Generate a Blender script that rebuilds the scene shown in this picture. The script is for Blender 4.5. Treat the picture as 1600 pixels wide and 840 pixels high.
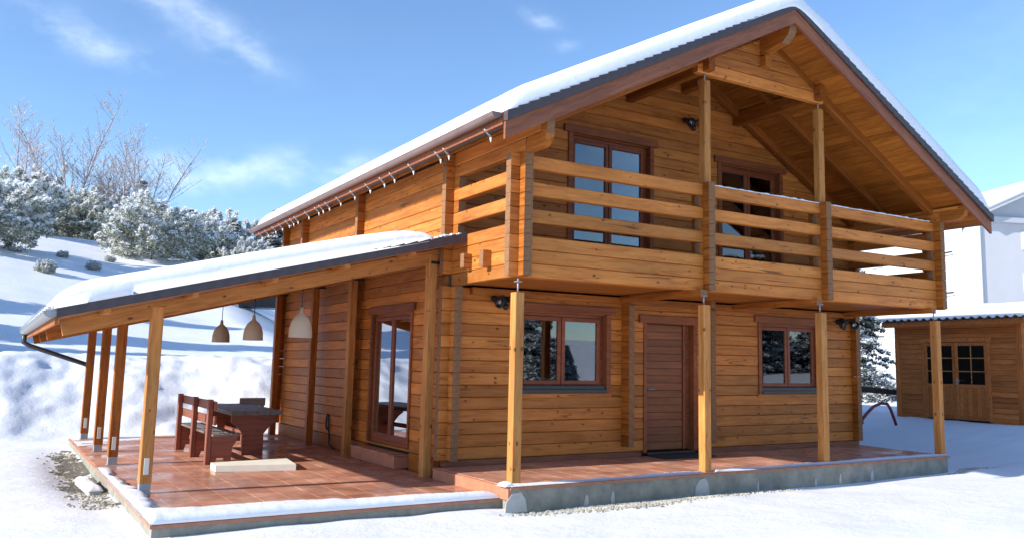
import bpy, math, random
import numpy as np
from mathutils import Matrix, Vector, noise as mnoise
random.seed(7); rng = np.random.default_rng(11)
for o in list(bpy.data.objects): bpy.data.objects.remove(o)
SC = bpy.context.scene; COL = SC.collection
R = math.radians

# ------------------------------------------------------------------ camera, sky, sun
cam = bpy.data.cameras.new('camera'); cam_o = bpy.data.objects.new('camera', cam); COL.objects.link(cam_o)
cam.sensor_width = 36; cam.lens = 36*1355.951/1600
cam.shift_x = -(872.93-800)/1600; cam.shift_y = (391.535-420)/1600
cam.clip_start = .05; cam.clip_end = 3000
cr, cu, cf = (.83852313,-.54462759,.01611691), (-.08452972,-.10080888,.99130838), (.53826916,.83259736,.1305678)
cam_o.matrix_world = Matrix(((cr[0],cu[0],-cf[0],-5.238),(cr[1],cu[1],-cf[1],-9.037),(cr[2],cu[2],-cf[2],1.407),(0,0,0,1)))
SC.camera = cam_o

EL, AZ = R(25.8), R(3.0)                      # sun height; degrees it stands behind the facade plane
SUN = Vector((-math.cos(EL)*math.cos(AZ), math.cos(EL)*math.sin(AZ), math.sin(EL)))
sl = bpy.data.lights.new('sun', 'SUN'); sl.energy = 3.5; sl.angle = R(.55); sl.color = (1, .95, .87)
so = bpy.data.objects.new('sun', sl); COL.objects.link(so); so.location = (-20, 0, 20)
so.rotation_euler = (-SUN).to_track_quat('-Z', 'Y').to_euler()

W = bpy.data.worlds.new('World'); SC.world = W; W.use_nodes = True
def world():
    nt = W.node_tree; n = nt.nodes; l = nt.links; n.clear()
    out = n.new('ShaderNodeOutputWorld'); bg = n.new('ShaderNodeBackground'); sky = n.new('ShaderNodeTexSky')
    sky.sky_type = 'NISHITA'; sky.sun_disc = False; sky.sun_elevation = EL
    sky.sun_rotation = math.atan2(SUN.x, SUN.y) % (2*math.pi)
    sky.altitude = 600; sky.air_density = 1.0; sky.dust_density = .1; sky.ozone_density = 4.5
    tc = n.new('ShaderNodeTexCoord')
    nz = n.new('ShaderNodeTexNoise'); nz.inputs['Scale'].default_value = 13; nz.inputs['Detail'].default_value = 8; nz.inputs['Roughness'].default_value = .6
    nw = n.new('ShaderNodeTexNoise'); nw.inputs['Scale'].default_value = 11; nw.inputs['Detail'].default_value = 4; l.new(tc.outputs['Generated'], nw.inputs['Vector'])
    mp = n.new('ShaderNodeMapping'); mp.inputs['Scale'].default_value = (1.0, 1.0, 1.9); mp.inputs['Rotation'].default_value = (.25, .35, .3)
    l.new(tc.outputs['Generated'], mp.inputs[0]); l.new(mp.outputs[0], nz.inputs['Vector'])
    wp = n.new('ShaderNodeVectorMath'); wp.operation = 'MULTIPLY_ADD'; l.new(nw.outputs['Color'], wp.inputs[0]); wp.inputs[1].default_value = (.07,.07,.07); l.new(tc.outputs['Generated'], wp.inputs[2])
    wo = n.new('ShaderNodeVectorMath'); wo.operation = 'SUBTRACT'; l.new(wp.outputs[0], wo.inputs[0]); wo.inputs[1].default_value = (.035,.035,.035)
    cr_ = n.new('ShaderNodeValToRGB'); cr_.color_ramp.elements[0].position = .40; cr_.color_ramp.elements[1].position = .72
    l.new(nz.outputs['Fac'], cr_.inputs[0])
    total = None                                # a few thin clouds, each a soft patch of the sky
    def vm(op, a, b=None):
        m = n.new('ShaderNodeVectorMath'); m.operation = op; l.new(a, m.inputs[0])
        if b is not None:
            if isinstance(b, tuple): m.inputs[1].default_value = b
            else: l.new(b, m.inputs[1])
        return m
    def ma(op, a, b, clamp=False):
        m = n.new('ShaderNodeMath'); m.operation = op; m.use_clamp = clamp
        for i, v in enumerate((a, b)):
            if isinstance(v, (int, float)): m.inputs[i].default_value = v
            else: l.new(v, m.inputs[i])
        return m.outputs[0]
    for az, el, wa, we, tilt, s in CLOUDS:
        c = Vector((math.sin(R(az))*math.cos(R(el)), math.cos(R(az))*math.cos(R(el)), math.sin(R(el))))
        right = Vector((math.cos(R(az)), -math.sin(R(az)), 0)); up = right.cross(c)*-1
        if up.z < 0: up = -up
        right, up = right*math.cos(R(tilt))+up*math.sin(R(tilt)), up*math.cos(R(tilt))-right*math.sin(R(tilt))
        d = vm('SUBTRACT', wo.outputs[0], tuple(c))
        a = ma('DIVIDE', vm('DOT_PRODUCT', d.outputs[0], tuple(right)).outputs['Value'], math.sin(R(wa)))
        b = ma('DIVIDE', vm('DOT_PRODUCT', d.outputs[0], tuple(up)).outputs['Value'], math.sin(R(we)))
        q = ma('ADD', ma('MULTIPLY', a, a), ma('MULTIPLY', b, b))
        m = ma('MULTIPLY', ma('POWER', 2.718, ma('MULTIPLY', q, -1.1)), s)
        total = m if total is None else ma('MAXIMUM', total, m)
    fac = ma('MULTIPLY', ma('MULTIPLY', total, .46), cr_.outputs['Color'], True)
    fac = ma('ADD', fac, ma('MULTIPLY', ma('MULTIPLY', total, total), .10), True)
    mix = n.new('ShaderNodeMixRGB'); mix.inputs[2].default_value = (8.6, 9.0, 9.6, 1)
    l.new(fac, mix.inputs[0]); l.new(sky.outputs[0], mix.inputs[1])
    l.new(mix.outputs[0], bg.inputs[0]); bg.inputs[1].default_value = .115
    l.new(bg.outputs[0], out.inputs[0])
CLOUDS = [(3.2,18.1,3.2,1.1,-20,.6), (9.2,20.2,4.6,1.2,-20,.58), (12.6,19.0,1.8,.8,-15,.6), (12.5,11.5,8,1.0,3,.55), (18,12.6,4.5,.9,6,.5), (31.6,23.2,1.3,.6,-10,.5), (33.5,21.2,1.0,.5,0,.35), (27,9.0,6,1.5,0,.4),
          (-40,25,25,6,5,.8), (120,22,35,7,-5,.8), (170,30,30,6,8,.7), (-100,35,30,7,-8,.6)]
world()
SC.view_settings.view_transform = 'Standard'; SC.view_settings.look = 'None'
SC.view_settings.exposure = 1.13; SC.view_settings.gamma = 1; SC.view_settings.use_curve_mapping = False
try:
    SC.cycles.max_bounces = 6; SC.cycles.diffuse_bounces = 4; SC.cycles.glossy_bounces = 3; SC.cycles.transparent_max_bounces = 8
except Exception: pass

# ------------------------------------------------------------------ helpers
WM = {}
def reg(o, parent, M):
    COL.objects.link(o); WM[o] = M
    if parent is not None:
        o.parent = parent; o.matrix_basis = WM[parent].inverted() @ M
    else: o.matrix_basis = M
    return o
def empty(name, loc=(0,0,0), rz=0, parent=None):
    o = bpy.data.objects.new(name, None); o.empty_display_size = .2
    return reg(o, parent, Matrix.Translation(loc) @ Matrix.Rotation(rz, 4, 'Z'))
def lab(o, label, cat, group=None):
    o['label'] = label; o['category'] = cat
    if group: o['group'] = group
    return o
def arr_mesh(name, V, F, mats, mi=None, smooth=False):
    """V Nx3, F Mx3 or Mx4 arrays"""
    V = np.asarray(V, np.float32); F = np.asarray(F, np.int32); k = F.shape[1]
    me = bpy.data.meshes.new(name); me.vertices.add(len(V)); me.vertices.foreach_set('co', V.ravel())
    me.loops.add(F.size); me.loops.foreach_set('vertex_index', F.ravel())
    me.polygons.add(len(F)); me.polygons.foreach_set('loop_start', np.arange(0, F.size, k, dtype=np.int32))
    me.polygons.foreach_set('loop_total', np.full(len(F), k, np.int32))
    if mi is not None: me.polygons.foreach_set('material_index', np.asarray(mi, np.int32))
    me.polygons.foreach_set('use_smooth', np.full(len(F), smooth))
    for m in mats: me.materials.append(m)
    me.update(calc_edges=True); me.validate(); return me
class MB:
    def __init__(s): s.v = []; s.f = []; s.m = []; s.sm = []
    def add(s, vs, fs, m=0, sm=False):
        b = len(s.v); s.v += [tuple(x) for x in vs]; s.f += [tuple(i+b for i in f) for f in fs]; s.m += [m]*len(fs); s.sm += [sm]*len(fs); return s
    def box(s, x0, x1, y0, y1, z0, z1, m=0):
        vs = [(x,y,z) for x in (x0,x1) for y in (y0,y1) for z in (z0,z1)]
        return s.add(vs, [(0,1,3,2),(4,6,7,5),(0,4,5,1),(2,3,7,6),(0,2,6,4),(1,5,7,3)], m)
    def bbox(s, x0, x1, y0, y1, z0, z1, b=.006, m=0):       # box with its 12 edges chamfered
        c = ((x0+x1)/2, (y0+y1)/2, (z0+z1)/2); h = (abs(x1-x0)/2, abs(y1-y0)/2, abs(z1-z0)/2); b = min(b, min(h)*.45)
        vs = []; idx = {}
        for sx in (-1,1):
            for sy in (-1,1):
                for sz in (-1,1):
                    for a in range(3):
                        p = [h[0]-b, h[1]-b, h[2]-b]; p[a] = h[a]
                        idx[(sx,sy,sz,a)] = len(vs); vs.append((c[0]+sx*p[0], c[1]+sy*p[1], c[2]+sz*p[2]))
        fs = []
        for a in range(3):
            o1, o2 = [i for i in range(3) if i != a]
            for sg in (-1,1):
                q = []
                for u, w in ((-1,-1),(1,-1),(1,1),(-1,1)):
                    k = [0,0,0]; k[a] = sg; k[o1] = u; k[o2] = w; q.append(idx[(*k, a)])
                fs.append(tuple(q))
        for a in range(3):
            o1, o2 = [i for i in range(3) if i != a]
            for u in (-1,1):
                for w in (-1,1):
                    k0 = [0,0,0]; k0[a] = -1; k0[o1] = u; k0[o2] = w; k1 = list(k0); k1[a] = 1
                    fs.append((idx[(*k0,o1)], idx[(*k1,o1)], idx[(*k1,o2)], idx[(*k0,o2)]))
        for sx in (-1,1):
            for sy in (-1,1):
                for sz in (-1,1): fs.append(tuple(idx[(sx,sy,sz,a)] for a in range(3)))
        return s.add(vs, fs, m)
    def tube(s, pts, r, n=8, m=0, caps=True, sm=True):
        pts = [Vector(p) for p in pts]; rs = r if isinstance(r, (list, tuple)) else [r]*len(pts)
        base = len(s.v); prev = None
        for i, p in enumerate(pts):
            t = (pts[min(i+1, len(pts)-1)] - pts[max(i-1, 0)]).normalized()
            if prev is None: a = t.orthogonal().normalized()
            else: a = (prev - t*prev.dot(t)).normalized()
            prev = a; b = t.cross(a)
            for k in range(n):
                an = 2*math.pi*k/n; s.v.append(tuple(p + (a*math.cos(an) + b*math.sin(an))*rs[i]))
        for i in range(len(pts)-1):
            for k in range(n):
                s.f.append((base+i*n+k, base+i*n+(k+1)%n, base+(i+1)*n+(k+1)%n, base+(i+1)*n+k)); s.m.append(m); s.sm.append(sm)
        if caps:
            s.f.append(tuple(base+k for k in range(n-1,-1,-1))); s.m.append(m); s.sm.append(False)
            s.f.append(tuple(base+(len(pts)-1)*n+k for k in range(n))); s.m.append(m); s.sm.append(False)
        return s
    def lathe(s, prof, n=20, c=(0,0,0), m=0, sm=True):
        base = len(s.v)
        for r, z in prof:
            for k in range(n): an = 2*math.pi*k/n; s.v.append((c[0]+r*math.cos(an), c[1]+r*math.sin(an), c[2]+z))
        for i in range(len(prof)-1):
            for k in range(n):
                s.f.append((base+i*n+k, base+i*n+(k+1)%n, base+(i+1)*n+(k+1)%n, base+(i+1)*n+k)); s.m.append(m); s.sm.append(sm)
        return s
    def prism(s, poly, axis, a, b, m=0):
        """poly in the two other axes, extruded along axis from a to b"""
        n = len(poly)
        def P(u, w, t):
            return {'X': (t,u,w), 'Y': (u,t,w), 'Z': (u,w,t)}[axis]
        vs = [P(u,w,a) for u,w in poly] + [P(u,w,b) for u,w in poly]
        fs = [tuple(range(n)), tuple(range(2*n-1, n-1, -1))] + [(i, (i+1)%n+0, n+(i+1)%n, n+i) for i in range(n)]
        return s.add(vs, fs, m)
    def mesh(s, name, mats):
        me = bpy.data.meshes.new(name); me.from_pydata(s.v, [], s.f)
        for m in (mats if isinstance(mats, (list, tuple)) else [mats]): me.materials.append(m)
        me.polygons.foreach_set('material_index', s.m); me.polygons.foreach_set('use_smooth', s.sm)
        import bmesh
        bm = bmesh.new(); bm.from_mesh(me); bmesh.ops.recalc_face_normals(bm, faces=bm.faces); bm.to_mesh(me); bm.free()
        me.update(); return me
    def build(s, name, mats, parent=None, loc=(0,0,0), rz=0, M=None):
        o = bpy.data.objects.new(name, s.mesh(name, mats))
        return reg(o, parent, M if M is not None else Matrix.Translation(loc) @ Matrix.Rotation(rz, 4, 'Z'))
def wbuild(mb, name, mats, parent):             # vertices given in world coordinates, origin at the middle of their box
    vs = np.array(mb.v); c = (vs.min(0)+vs.max(0))/2; c[2] = vs[:,2].min()
    mb.v = [tuple(x) for x in (vs-c)]
    return mb.build(name, mats, parent, tuple(c))

def ybuild(mb, name, mats, parent):             # as wbuild, but the object's own X axis points along world Y (grain direction)
    vs = np.array(mb.v); c = (vs.min(0)+vs.max(0))/2; Mx = Matrix.Translation(tuple(c)) @ Matrix.Rotation(R(90), 4, 'Z'); iv = Mx.inverted()
    mb.v = [tuple(iv @ Vector(v)) for v in mb.v]
    return mb.build(name, mats, parent, M=Mx)

# ------------------------------------------------------------------ materials
def newmat(name):
    m = bpy.data.materials.new(name); m.use_nodes = True; nt = m.node_tree
    return m, nt, nt.nodes, nt.links, nt.nodes['Principled BSDF']
def N(n, t, **kw):
    x = n.new(t)
    for k, v in kw.items():
        if k in x.inputs: x.inputs[k].default_value = v
        else: setattr(x, k, v)
    return x
def ramp(n, stops):
    r = n.new('ShaderNodeValToRGB'); e = r.color_ramp.elements
    while len(e) < len(stops): e.new(.5)
    for i, (p, c) in enumerate(stops): e[i].position = p; e[i].color = (*c, 1) if len(c) == 3 else c
    return r
def wood(name, light, mid, dark, knots=1.0, rough=.48, cracks=.5, var=.35, grey=0, spec=.4, red=.25):
    """grain along the object's own X axis, knots, seasoning cracks, every piece a little different"""
    m, nt, n, l, b = newmat(name)
    tc = n.new('ShaderNodeTexCoord'); oi = n.new('ShaderNodeObjectInfo')
    rs = N(n, 'ShaderNodeMath', operation='MULTIPLY'); rs.inputs[1].default_value = 37.0; l.new(oi.outputs['Random'], rs.inputs[0])
    cb = n.new('ShaderNodeCombineXYZ'); l.new(rs.outputs[0], cb.inputs[0]); l.new(rs.outputs[0], cb.inputs[1]); l.new(rs.outputs[0], cb.inputs[2])
    ad = N(n, 'ShaderNodeVectorMath', operation='ADD'); l.new(tc.outputs['Object'], ad.inputs[0]); l.new(cb.outputs[0], ad.inputs[1])
    # warp
    nw = N(n, 'ShaderNodeTexNoise', Scale=2.2, Detail=2.0); l.new(ad.outputs[0], nw.inputs['Vector'])
    sc = N(n, 'ShaderNodeMapping'); sc.inputs['Scale'].default_value = (1.1, 22, 22); l.new(ad.outputs[0], sc.inputs[0])
    wv = N(n, 'ShaderNodeVectorMath', operation='MULTIPLY_ADD'); l.new(nw.outputs['Color'], wv.inputs[0]); wv.inputs[1].default_value = (0,2.6,2.6); l.new(sc.outputs[0], wv.inputs[2])
    g1 = N(n, 'ShaderNodeTexNoise', Scale=1.0, Detail=5.0, Roughness=.6); l.new(wv.outputs[0], g1.inputs['Vector'])
    rc = ramp(n, [(.25, dark), (.5, mid), (.75, light)]); l.new(g1.outputs['Fac'], rc.inputs[0])
    # knots: one ellipse per cell of the face plane
    sx = n.new('ShaderNodeSeparateXYZ'); l.new(ad.outputs[0], sx.inputs[0])
    yz = N(n, 'ShaderNodeMath', operation='ADD'); l.new(sx.outputs[1], yz.inputs[0]); l.new(sx.outputs[2], yz.inputs[1])
    kx = N(n, 'ShaderNodeMath', operation='MULTIPLY'); kx.inputs[1].default_value = 3.6; l.new(sx.outputs[0], kx.inputs[0])
    ky = N(n, 'ShaderNodeMath', operation='MULTIPLY'); ky.inputs[1].default_value = 5.5; l.new(yz.outputs[0], ky.inputs[0])
    kc0 = n.new('ShaderNodeCombineXYZ'); l.new(kx.outputs[0], kc0.inputs[0]); l.new(ky.outputs[0], kc0.inputs[1])
    kw = N(n, 'ShaderNodeTexNoise', Scale=14.0, Detail=2.0); l.new(ad.outputs[0], kw.inputs['Vector'])
    kc = N(n, 'ShaderNodeVectorMath', operation='MULTIPLY_ADD'); l.new(kw.outputs['Color'], kc.inputs[0]); kc.inputs[1].default_value = (.16,.10,0); l.new(kc0.outputs[0], kc.inputs[2])
    vo = N(n, 'ShaderNodeTexVoronoi', voronoi_dimensions='2D', Scale=1.0); l.new(kc.outputs[0], vo.inputs['Vector'])
    sp = n.new('ShaderNodeSeparateColor'); l.new(vo.outputs['Color'], sp.inputs[0])
    th = N(n, 'ShaderNodeMapRange'); th.inputs['To Min'].default_value = -.05; th.inputs['To Max'].default_value = .13*knots; l.new(sp.outputs[0], th.inputs[0])
    kd = N(n, 'ShaderNodeMath', operation='SUBTRACT'); l.new(th.outputs[0], kd.inputs[0]); l.new(vo.outputs['Distance'], kd.inputs[1])
    kf = N(n, 'ShaderNodeMath', operation='MULTIPLY', use_clamp=True); kf.inputs[1].default_value = 14; l.new(kd.outputs[0], kf.inputs[0])
    mk = N(n, 'ShaderNodeMixRGB', blend_type='MIX'); mk.inputs[2].default_value = (dark[0]*.32, dark[1]*.28, dark[2]*.3, 1)
    kfs = N(n, 'ShaderNodeMath', operation='MULTIPLY'); kfs.inputs[1].default_value = .85; l.new(kf.outputs[0], kfs.inputs[0])
    l.new(kfs.outputs[0], mk.inputs[0]); l.new(rc.outputs[0], mk.inputs[1])
    # seasoning cracks along the grain
    cm = N(n, 'ShaderNodeMapping'); cm.inputs['Scale'].default_value = (.55, 13, 13); l.new(ad.outputs[0], cm.inputs[0])
    cn = N(n, 'ShaderNodeTexNoise', Scale=1.0, Detail=1.0); l.new(cm.outputs[0], cn.inputs['Vector'])
    ca = N(n, 'ShaderNodeMath', operation='SUBTRACT'); ca.inputs[1].default_value = .5; l.new(cn.outputs['Fac'], ca.inputs[0])
    cb2 = N(n, 'ShaderNodeMath', operation='ABSOLUTE'); l.new(ca.outputs[0], cb2.inputs[0])
    cl = N(n, 'ShaderNodeMapRange'); cl.inputs['From Max'].default_value = .012; cl.inputs['To Min'].default_value = 1; cl.inputs['To Max'].default_value = 0; l.new(cb2.outputs[0], cl.inputs[0])
    cg = N(n, 'ShaderNodeTexNoise', Scale=1.3, Detail=1.0); l.new(ad.outputs[0], cg.inputs['Vector'])
    cgr = N(n, 'ShaderNodeMapRange'); cgr.inputs['From Min'].default_value = .52; cgr.inputs['From Max'].default_value = .6; l.new(cg.outputs['Fac'], cgr.inputs[0])
    cf_ = N(n, 'ShaderNodeMath', operation='MULTIPLY', use_clamp=True); l.new(cl.outputs[0], cf_.inputs[0]); l.new(cgr.outputs[0], cf_.inputs[1])
    cf2 = N(n, 'ShaderNodeMath', operation='MULTIPLY'); cf2.inputs[1].default_value = cracks; l.new(cf_.outputs[0], cf2.inputs[0])
    mc = N(n, 'ShaderNodeMixRGB'); mc.inputs[2].default_value = (dark[0]*.2, dark[1]*.2, dark[2]*.2, 1); l.new(cf2.outputs[0], mc.inputs[0]); l.new(mk.outputs[0], mc.inputs[1])
    # piece to piece + blotches
    hv = N(n, 'ShaderNodeHueSaturation'); l.new(mc.outputs[0], hv.inputs['Color'])
    vr = N(n, 'ShaderNodeMapRange'); vr.inputs['To Min'].default_value = 1-var; vr.inputs['To Max'].default_value = 1+var*.55; l.new(oi.outputs['Random'], vr.inputs[0])
    bl = N(n, 'ShaderNodeTexNoise', Scale=.9, Detail=3.0); l.new(ad.outputs[0], bl.inputs['Vector'])
    blr = N(n, 'ShaderNodeMapRange'); blr.inputs['From Min'].default_value = .3; blr.inputs['From Max'].default_value = .7; blr.inputs['To Min'].default_value = .82; blr.inputs['To Max'].default_value = 1.14; l.new(bl.outputs['Fac'], blr.inputs[0])
    vv = N(n, 'ShaderNodeMath', operation='MULTIPLY'); l.new(vr.outputs[0], vv.inputs[0]); l.new(blr.outputs[0], vv.inputs[1]); l.new(vv.outputs[0], hv.inputs['Value'])
    rw_ = N(n, 'ShaderNodeMath', operation='MULTIPLY'); rw_.inputs[1].default_value = 7.31; l.new(oi.outputs['Random'], rw_.inputs[0])
    rf_ = N(n, 'ShaderNodeMath', operation='FRACT'); l.new(rw_.outputs[0], rf_.inputs[0])
    rm = N(n, 'ShaderNodeMath', operation='MULTIPLY'); rm.inputs[1].default_value = red; l.new(rf_.outputs[0], rm.inputs[0])
    rx_ = N(n, 'ShaderNodeMixRGB', blend_type='MULTIPLY'); rx_.inputs[2].default_value = (.96,.80,.66,1); l.new(rm.outputs[0], rx_.inputs[0]); l.new(hv.outputs[0], rx_.inputs[1])
    hv = rx_; col = hv
    if grey:
        gm = N(n, 'ShaderNodeMixRGB'); gm.inputs[0].default_value = grey; gm.inputs[2].default_value = (.3,.27,.25,1); l.new(hv.outputs[0], gm.inputs[1]); col = gm
    l.new(col.outputs[0], b.inputs['Base Color']); b.inputs['Specular IOR Level'].default_value = spec
    rr = N(n, 'ShaderNodeMapRange'); rr.inputs['To Min'].default_value = rough-.1; rr.inputs['To Max'].default_value = rough+.18; l.new(g1.outputs['Fac'], rr.inputs[0]); l.new(rr.outputs[0], b.inputs['Roughness'])
    bs = N(n, 'ShaderNodeMath', operation='SUBTRACT'); l.new(g1.outputs['Fac'], bs.inputs[0]); l.new(cf2.outputs[0], bs.inputs[1])
    bp = N(n, 'ShaderNodeBump', Strength=.35, Distance=.004); l.new(bs.outputs[0], bp.inputs['Height']); l.new(bp.outputs[0], b.inputs['Normal'])
    return m
def plain(name, c1, c2=None, scale=6, rough=.6, metal=0, bump=0, detail=5, bscale=None, spec=.5, obj=True):
    m, nt, n, l, b = newmat(name)
    c2 = c2 or tuple(x*.8 for x in c1)
    tc = n.new('ShaderNodeTexCoord'); nz = N(n, 'ShaderNodeTexNoise', Scale=scale, Detail=detail, Roughness=.6); l.new(tc.outputs['Object'], nz.inputs['Vector'])
    r = ramp(n, [(.32, c2), (.68, c1)]); l.new(nz.outputs['Fac'], r.inputs[0]); l.new(r.outputs[0], b.inputs['Base Color'])
    b.inputs['Roughness'].default_value = rough; b.inputs['Metallic'].default_value = metal; b.inputs['Specular IOR Level'].default_value = spec
    if bump:
        n2 = N(n, 'ShaderNodeTexNoise', Scale=bscale or scale*5, Detail=4.0); l.new(tc.outputs['Object'], n2.inputs['Vector'])
        bp = N(n, 'ShaderNodeBump', Strength=bump, Distance=.01); l.new(n2.outputs['Fac'], bp.inputs['Height']); l.new(bp.outputs[0], b.inputs['Normal'])
    return m
def snowmat(name='snow', dist=.018):
    m, nt, n, l, b = newmat(name)
    tc = n.new('ShaderNodeTexCoord')
    nz = N(n, 'ShaderNodeTexNoise', Scale=.7, Detail=4.0); l.new(tc.outputs['Object'], nz.inputs['Vector'])
    r = ramp(n, [(.3, (.74,.76,.80)), (.7, (.82,.83,.85))]); l.new(nz.outputs['Fac'], r.inputs[0]); l.new(r.outputs[0], b.inputs['Base Color'])
    b.inputs['Roughness'].default_value = .62; b.inputs['Specular IOR Level'].default_value = .25
    b.inputs['Subsurface Weight'].default_value = 0
    n1 = N(n, 'ShaderNodeTexNoise', Scale=6.0, Detail=8.0, Roughness=.7); l.new(tc.outputs['Object'], n1.inputs['Vector'])
    bp = N(n, 'ShaderNodeBump', Strength=.55, Distance=dist); l.new(n1.outputs['Fac'], bp.inputs['Height'])
    n2 = N(n, 'ShaderNodeTexNoise', Scale=90.0, Detail=3.0); l.new(tc.outputs['Object'], n2.inputs['Vector'])
    bp2 = N(n, 'ShaderNodeBump', Strength=.25, Distance=.004); l.new(n2.outputs['Fac'], bp2.inputs['Height']); l.new(bp.outputs[0], bp2.inputs['Normal'])
    l.new(bp2.outputs[0], b.inputs['Normal']); return m
def glassmat(name, tint=(.02,.025,.03), ref=.2):
    m, nt, n, l, b = newmat(name); n.remove(b)
    out = [x for x in n if x.type == 'OUTPUT_MATERIAL'][0]
    tr = N(n, 'ShaderNodeBsdfTransparent'); tr.inputs[0].default_value = (.62,.66,.66,1)
    gl = N(n, 'ShaderNodeBsdfGlossy'); gl.inputs['Roughness'].default_value = .012; gl.inputs[0].default_value = (.95,.97,1,1)
    fr = N(n, 'ShaderNodeFresnel'); fr.inputs[0].default_value = 1.52
    tc = n.new('ShaderNodeTexCoord'); nz = N(n, 'ShaderNodeTexNoise', Scale=1.1, Detail=0.0); l.new(tc.outputs['Object'], nz.inputs['Vector'])
    bp = N(n, 'ShaderNodeBump', Strength=.12, Distance=.01); l.new(nz.outputs['Fac'], bp.inputs['Height']); l.new(bp.outputs[0], gl.inputs['Normal'])
    a = N(n, 'ShaderNodeMath', operation='MULTIPLY_ADD', use_clamp=True); l.new(fr.outputs[0], a.inputs[0]); a.inputs[1].default_value = 1.1; a.inputs[2].default_value = ref
    mx = n.new('ShaderNodeMixShader'); l.new(a.outputs[0], mx.inputs[0]); l.new(tr.outputs[0], mx.inputs[1]); l.new(gl.outputs[0], mx.inputs[2]); l.new(mx.outputs[0], out.inputs[0])
    return m
M = {}
M['log'] = wood('varnished pine log', (.61,.248,.060), (.51,.183,.038), (.35,.105,.019), knots=1.05, cracks=.9, var=.30, red=.5, spec=.22)
M['post'] = wood('new pine post', (.60,.285,.088), (.50,.21,.056), (.34,.12,.028), knots=1.1, rough=.55, cracks=.5, var=.15, spec=.2)
M['beam'] = wood('stained beam', (.46,.165,.030), (.35,.11,.017), (.21,.055,.008), knots=.8, cracks=.5, var=.2, spec=.18)
M['rafter'] = wood('roof shaded rafter', (.34,.115,.022), (.26,.078,.013), (.16,.04,.007), knots=.7, cracks=.4, var=.2, spec=.15)  # darker than the beams: shade under the roof is put into the colour
M['soffit'] = wood('soffit board', (.48,.175,.032), (.37,.118,.018), (.22,.058,.009), knots=.5, cracks=.1, var=.25, spec=.15)
M['end'] = plain('weathered end grain', (.29,.155,.08), (.19,.095,.048), scale=30, rough=.9, bump=.3, spec=.1)
M['bark'] = plain('bark', (.10,.075,.055), (.05,.036,.028), scale=12, rough=.95, bump=.5)
M['barge'] = wood('red brown stained board', (.33,.125,.055), (.25,.083,.035), (.16,.048,.02), knots=.7, cracks=.3, var=.12, rough=.5)
M['casing'] = wood('window casing stain', (.34,.115,.042), (.255,.078,.028), (.15,.042,.015), knots=.5, cracks=.3, var=.15, rough=.45, spec=.25)
M['frame'] = wood('window frame stain', (.30,.088,.030), (.23,.06,.021), (.14,.035,.013), knots=.2, cracks=0, var=.1, rough=.4, spec=.3)
M['doorslat'] = wood('entrance door stain', (.30,.115,.045), (.235,.082,.032), (.155,.05,.019), knots=.25, cracks=.1, var=.12, rough=.45, spec=.25)
M['core'] = plain('dark joint', (.05,.025,.012), (.035,.018,.01), rough=.9)
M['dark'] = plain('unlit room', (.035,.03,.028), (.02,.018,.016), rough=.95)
M['tile'] = None
M['concrete'] = plain('rendered concrete', (.33,.315,.26), (.20,.195,.16), scale=5, rough=.9, bump=.4, bscale=50)
M['plaster'] = plain('pale repair plaster', (.52,.51,.47), (.42,.41,.38), scale=8, rough=.9, bump=.3)
M['rooftile'] = plain('dark roof sheet', (.075,.058,.060), (.048,.038,.042), scale=7, rough=.6, bump=.2)
M['gutter'] = plain('brown metal gutter', (.24,.155,.13), (.18,.115,.10), scale=3, rough=.35, metal=.25)
M['greygutter'] = plain('grey gutter', (.36,.345,.33), (.25,.24,.23), scale=9, rough=.4, metal=.3)
M['pipe'] = plain('dark drain pipe', (.055,.055,.055), (.04,.04,.042), rough=.4)
M['steel'] = plain('galvanised steel', (.42,.44,.46), (.30,.32,.34), scale=14, rough=.5, metal=.5)
M['black'] = plain('black iron', (.02,.02,.022), (.012,.012,.013), rough=.5)
M['snow'] = snowmat(); M['groundsnow'] = snowmat('lying snow', .032)
M['glass'] = glassmat('window glass', ref=.06)
M['doorglass'] = glassmat('door glass', ref=.42)
M['curtain'] = plain('white curtain', (.7,.7,.68), (.6,.6,.58), rough=.9)
M['white'] = plain('white paint', (.78,.78,.77), (.72,.72,.71), rough=.7, scale=2)
M['wicker'] = None
M['sill'] = plain('dark sill metal', (.035,.032,.03), (.025,.022,.02), rough=.4)
M['grout'] = plain('tile edge and joint', (.44,.20,.12), (.34,.145,.085), scale=9, rough=.8)
M['riser'] = plain('terracotta edge', (.50,.20,.11), (.40,.15,.085), scale=9, rough=.6, bump=.2)
M['furn'] = wood('dark red garden furniture', (.34,.115,.065), (.26,.08,.044), (.16,.048,.03), knots=.4, cracks=.5, var=.15, rough=.5)
M['furntop'] = wood('weathered table top', (.24,.20,.165), (.17,.135,.11), (.09,.07,.06), knots=.4, cracks=.8, var=.2, rough=.5, spec=.6)
M['shedwood'] = wood('shed board', (.56,.19,.055), (.45,.14,.036), (.28,.075,.019), knots=.8, cracks=.4, var=.18, rough=.7, spec=.15)
M['foam'] = plain('pale insulation board', (.78,.76,.66), (.68,.66,.56), scale=5, rough=.9)
M['stone'] = plain('gravel stone', (.56,.53,.44), (.22,.205,.17), scale=5, rough=.95)
M['earth'] = plain('gravelly soil', (.19,.175,.14), (.05,.045,.035), scale=22, rough=1, bump=.8, bscale=40)
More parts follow.
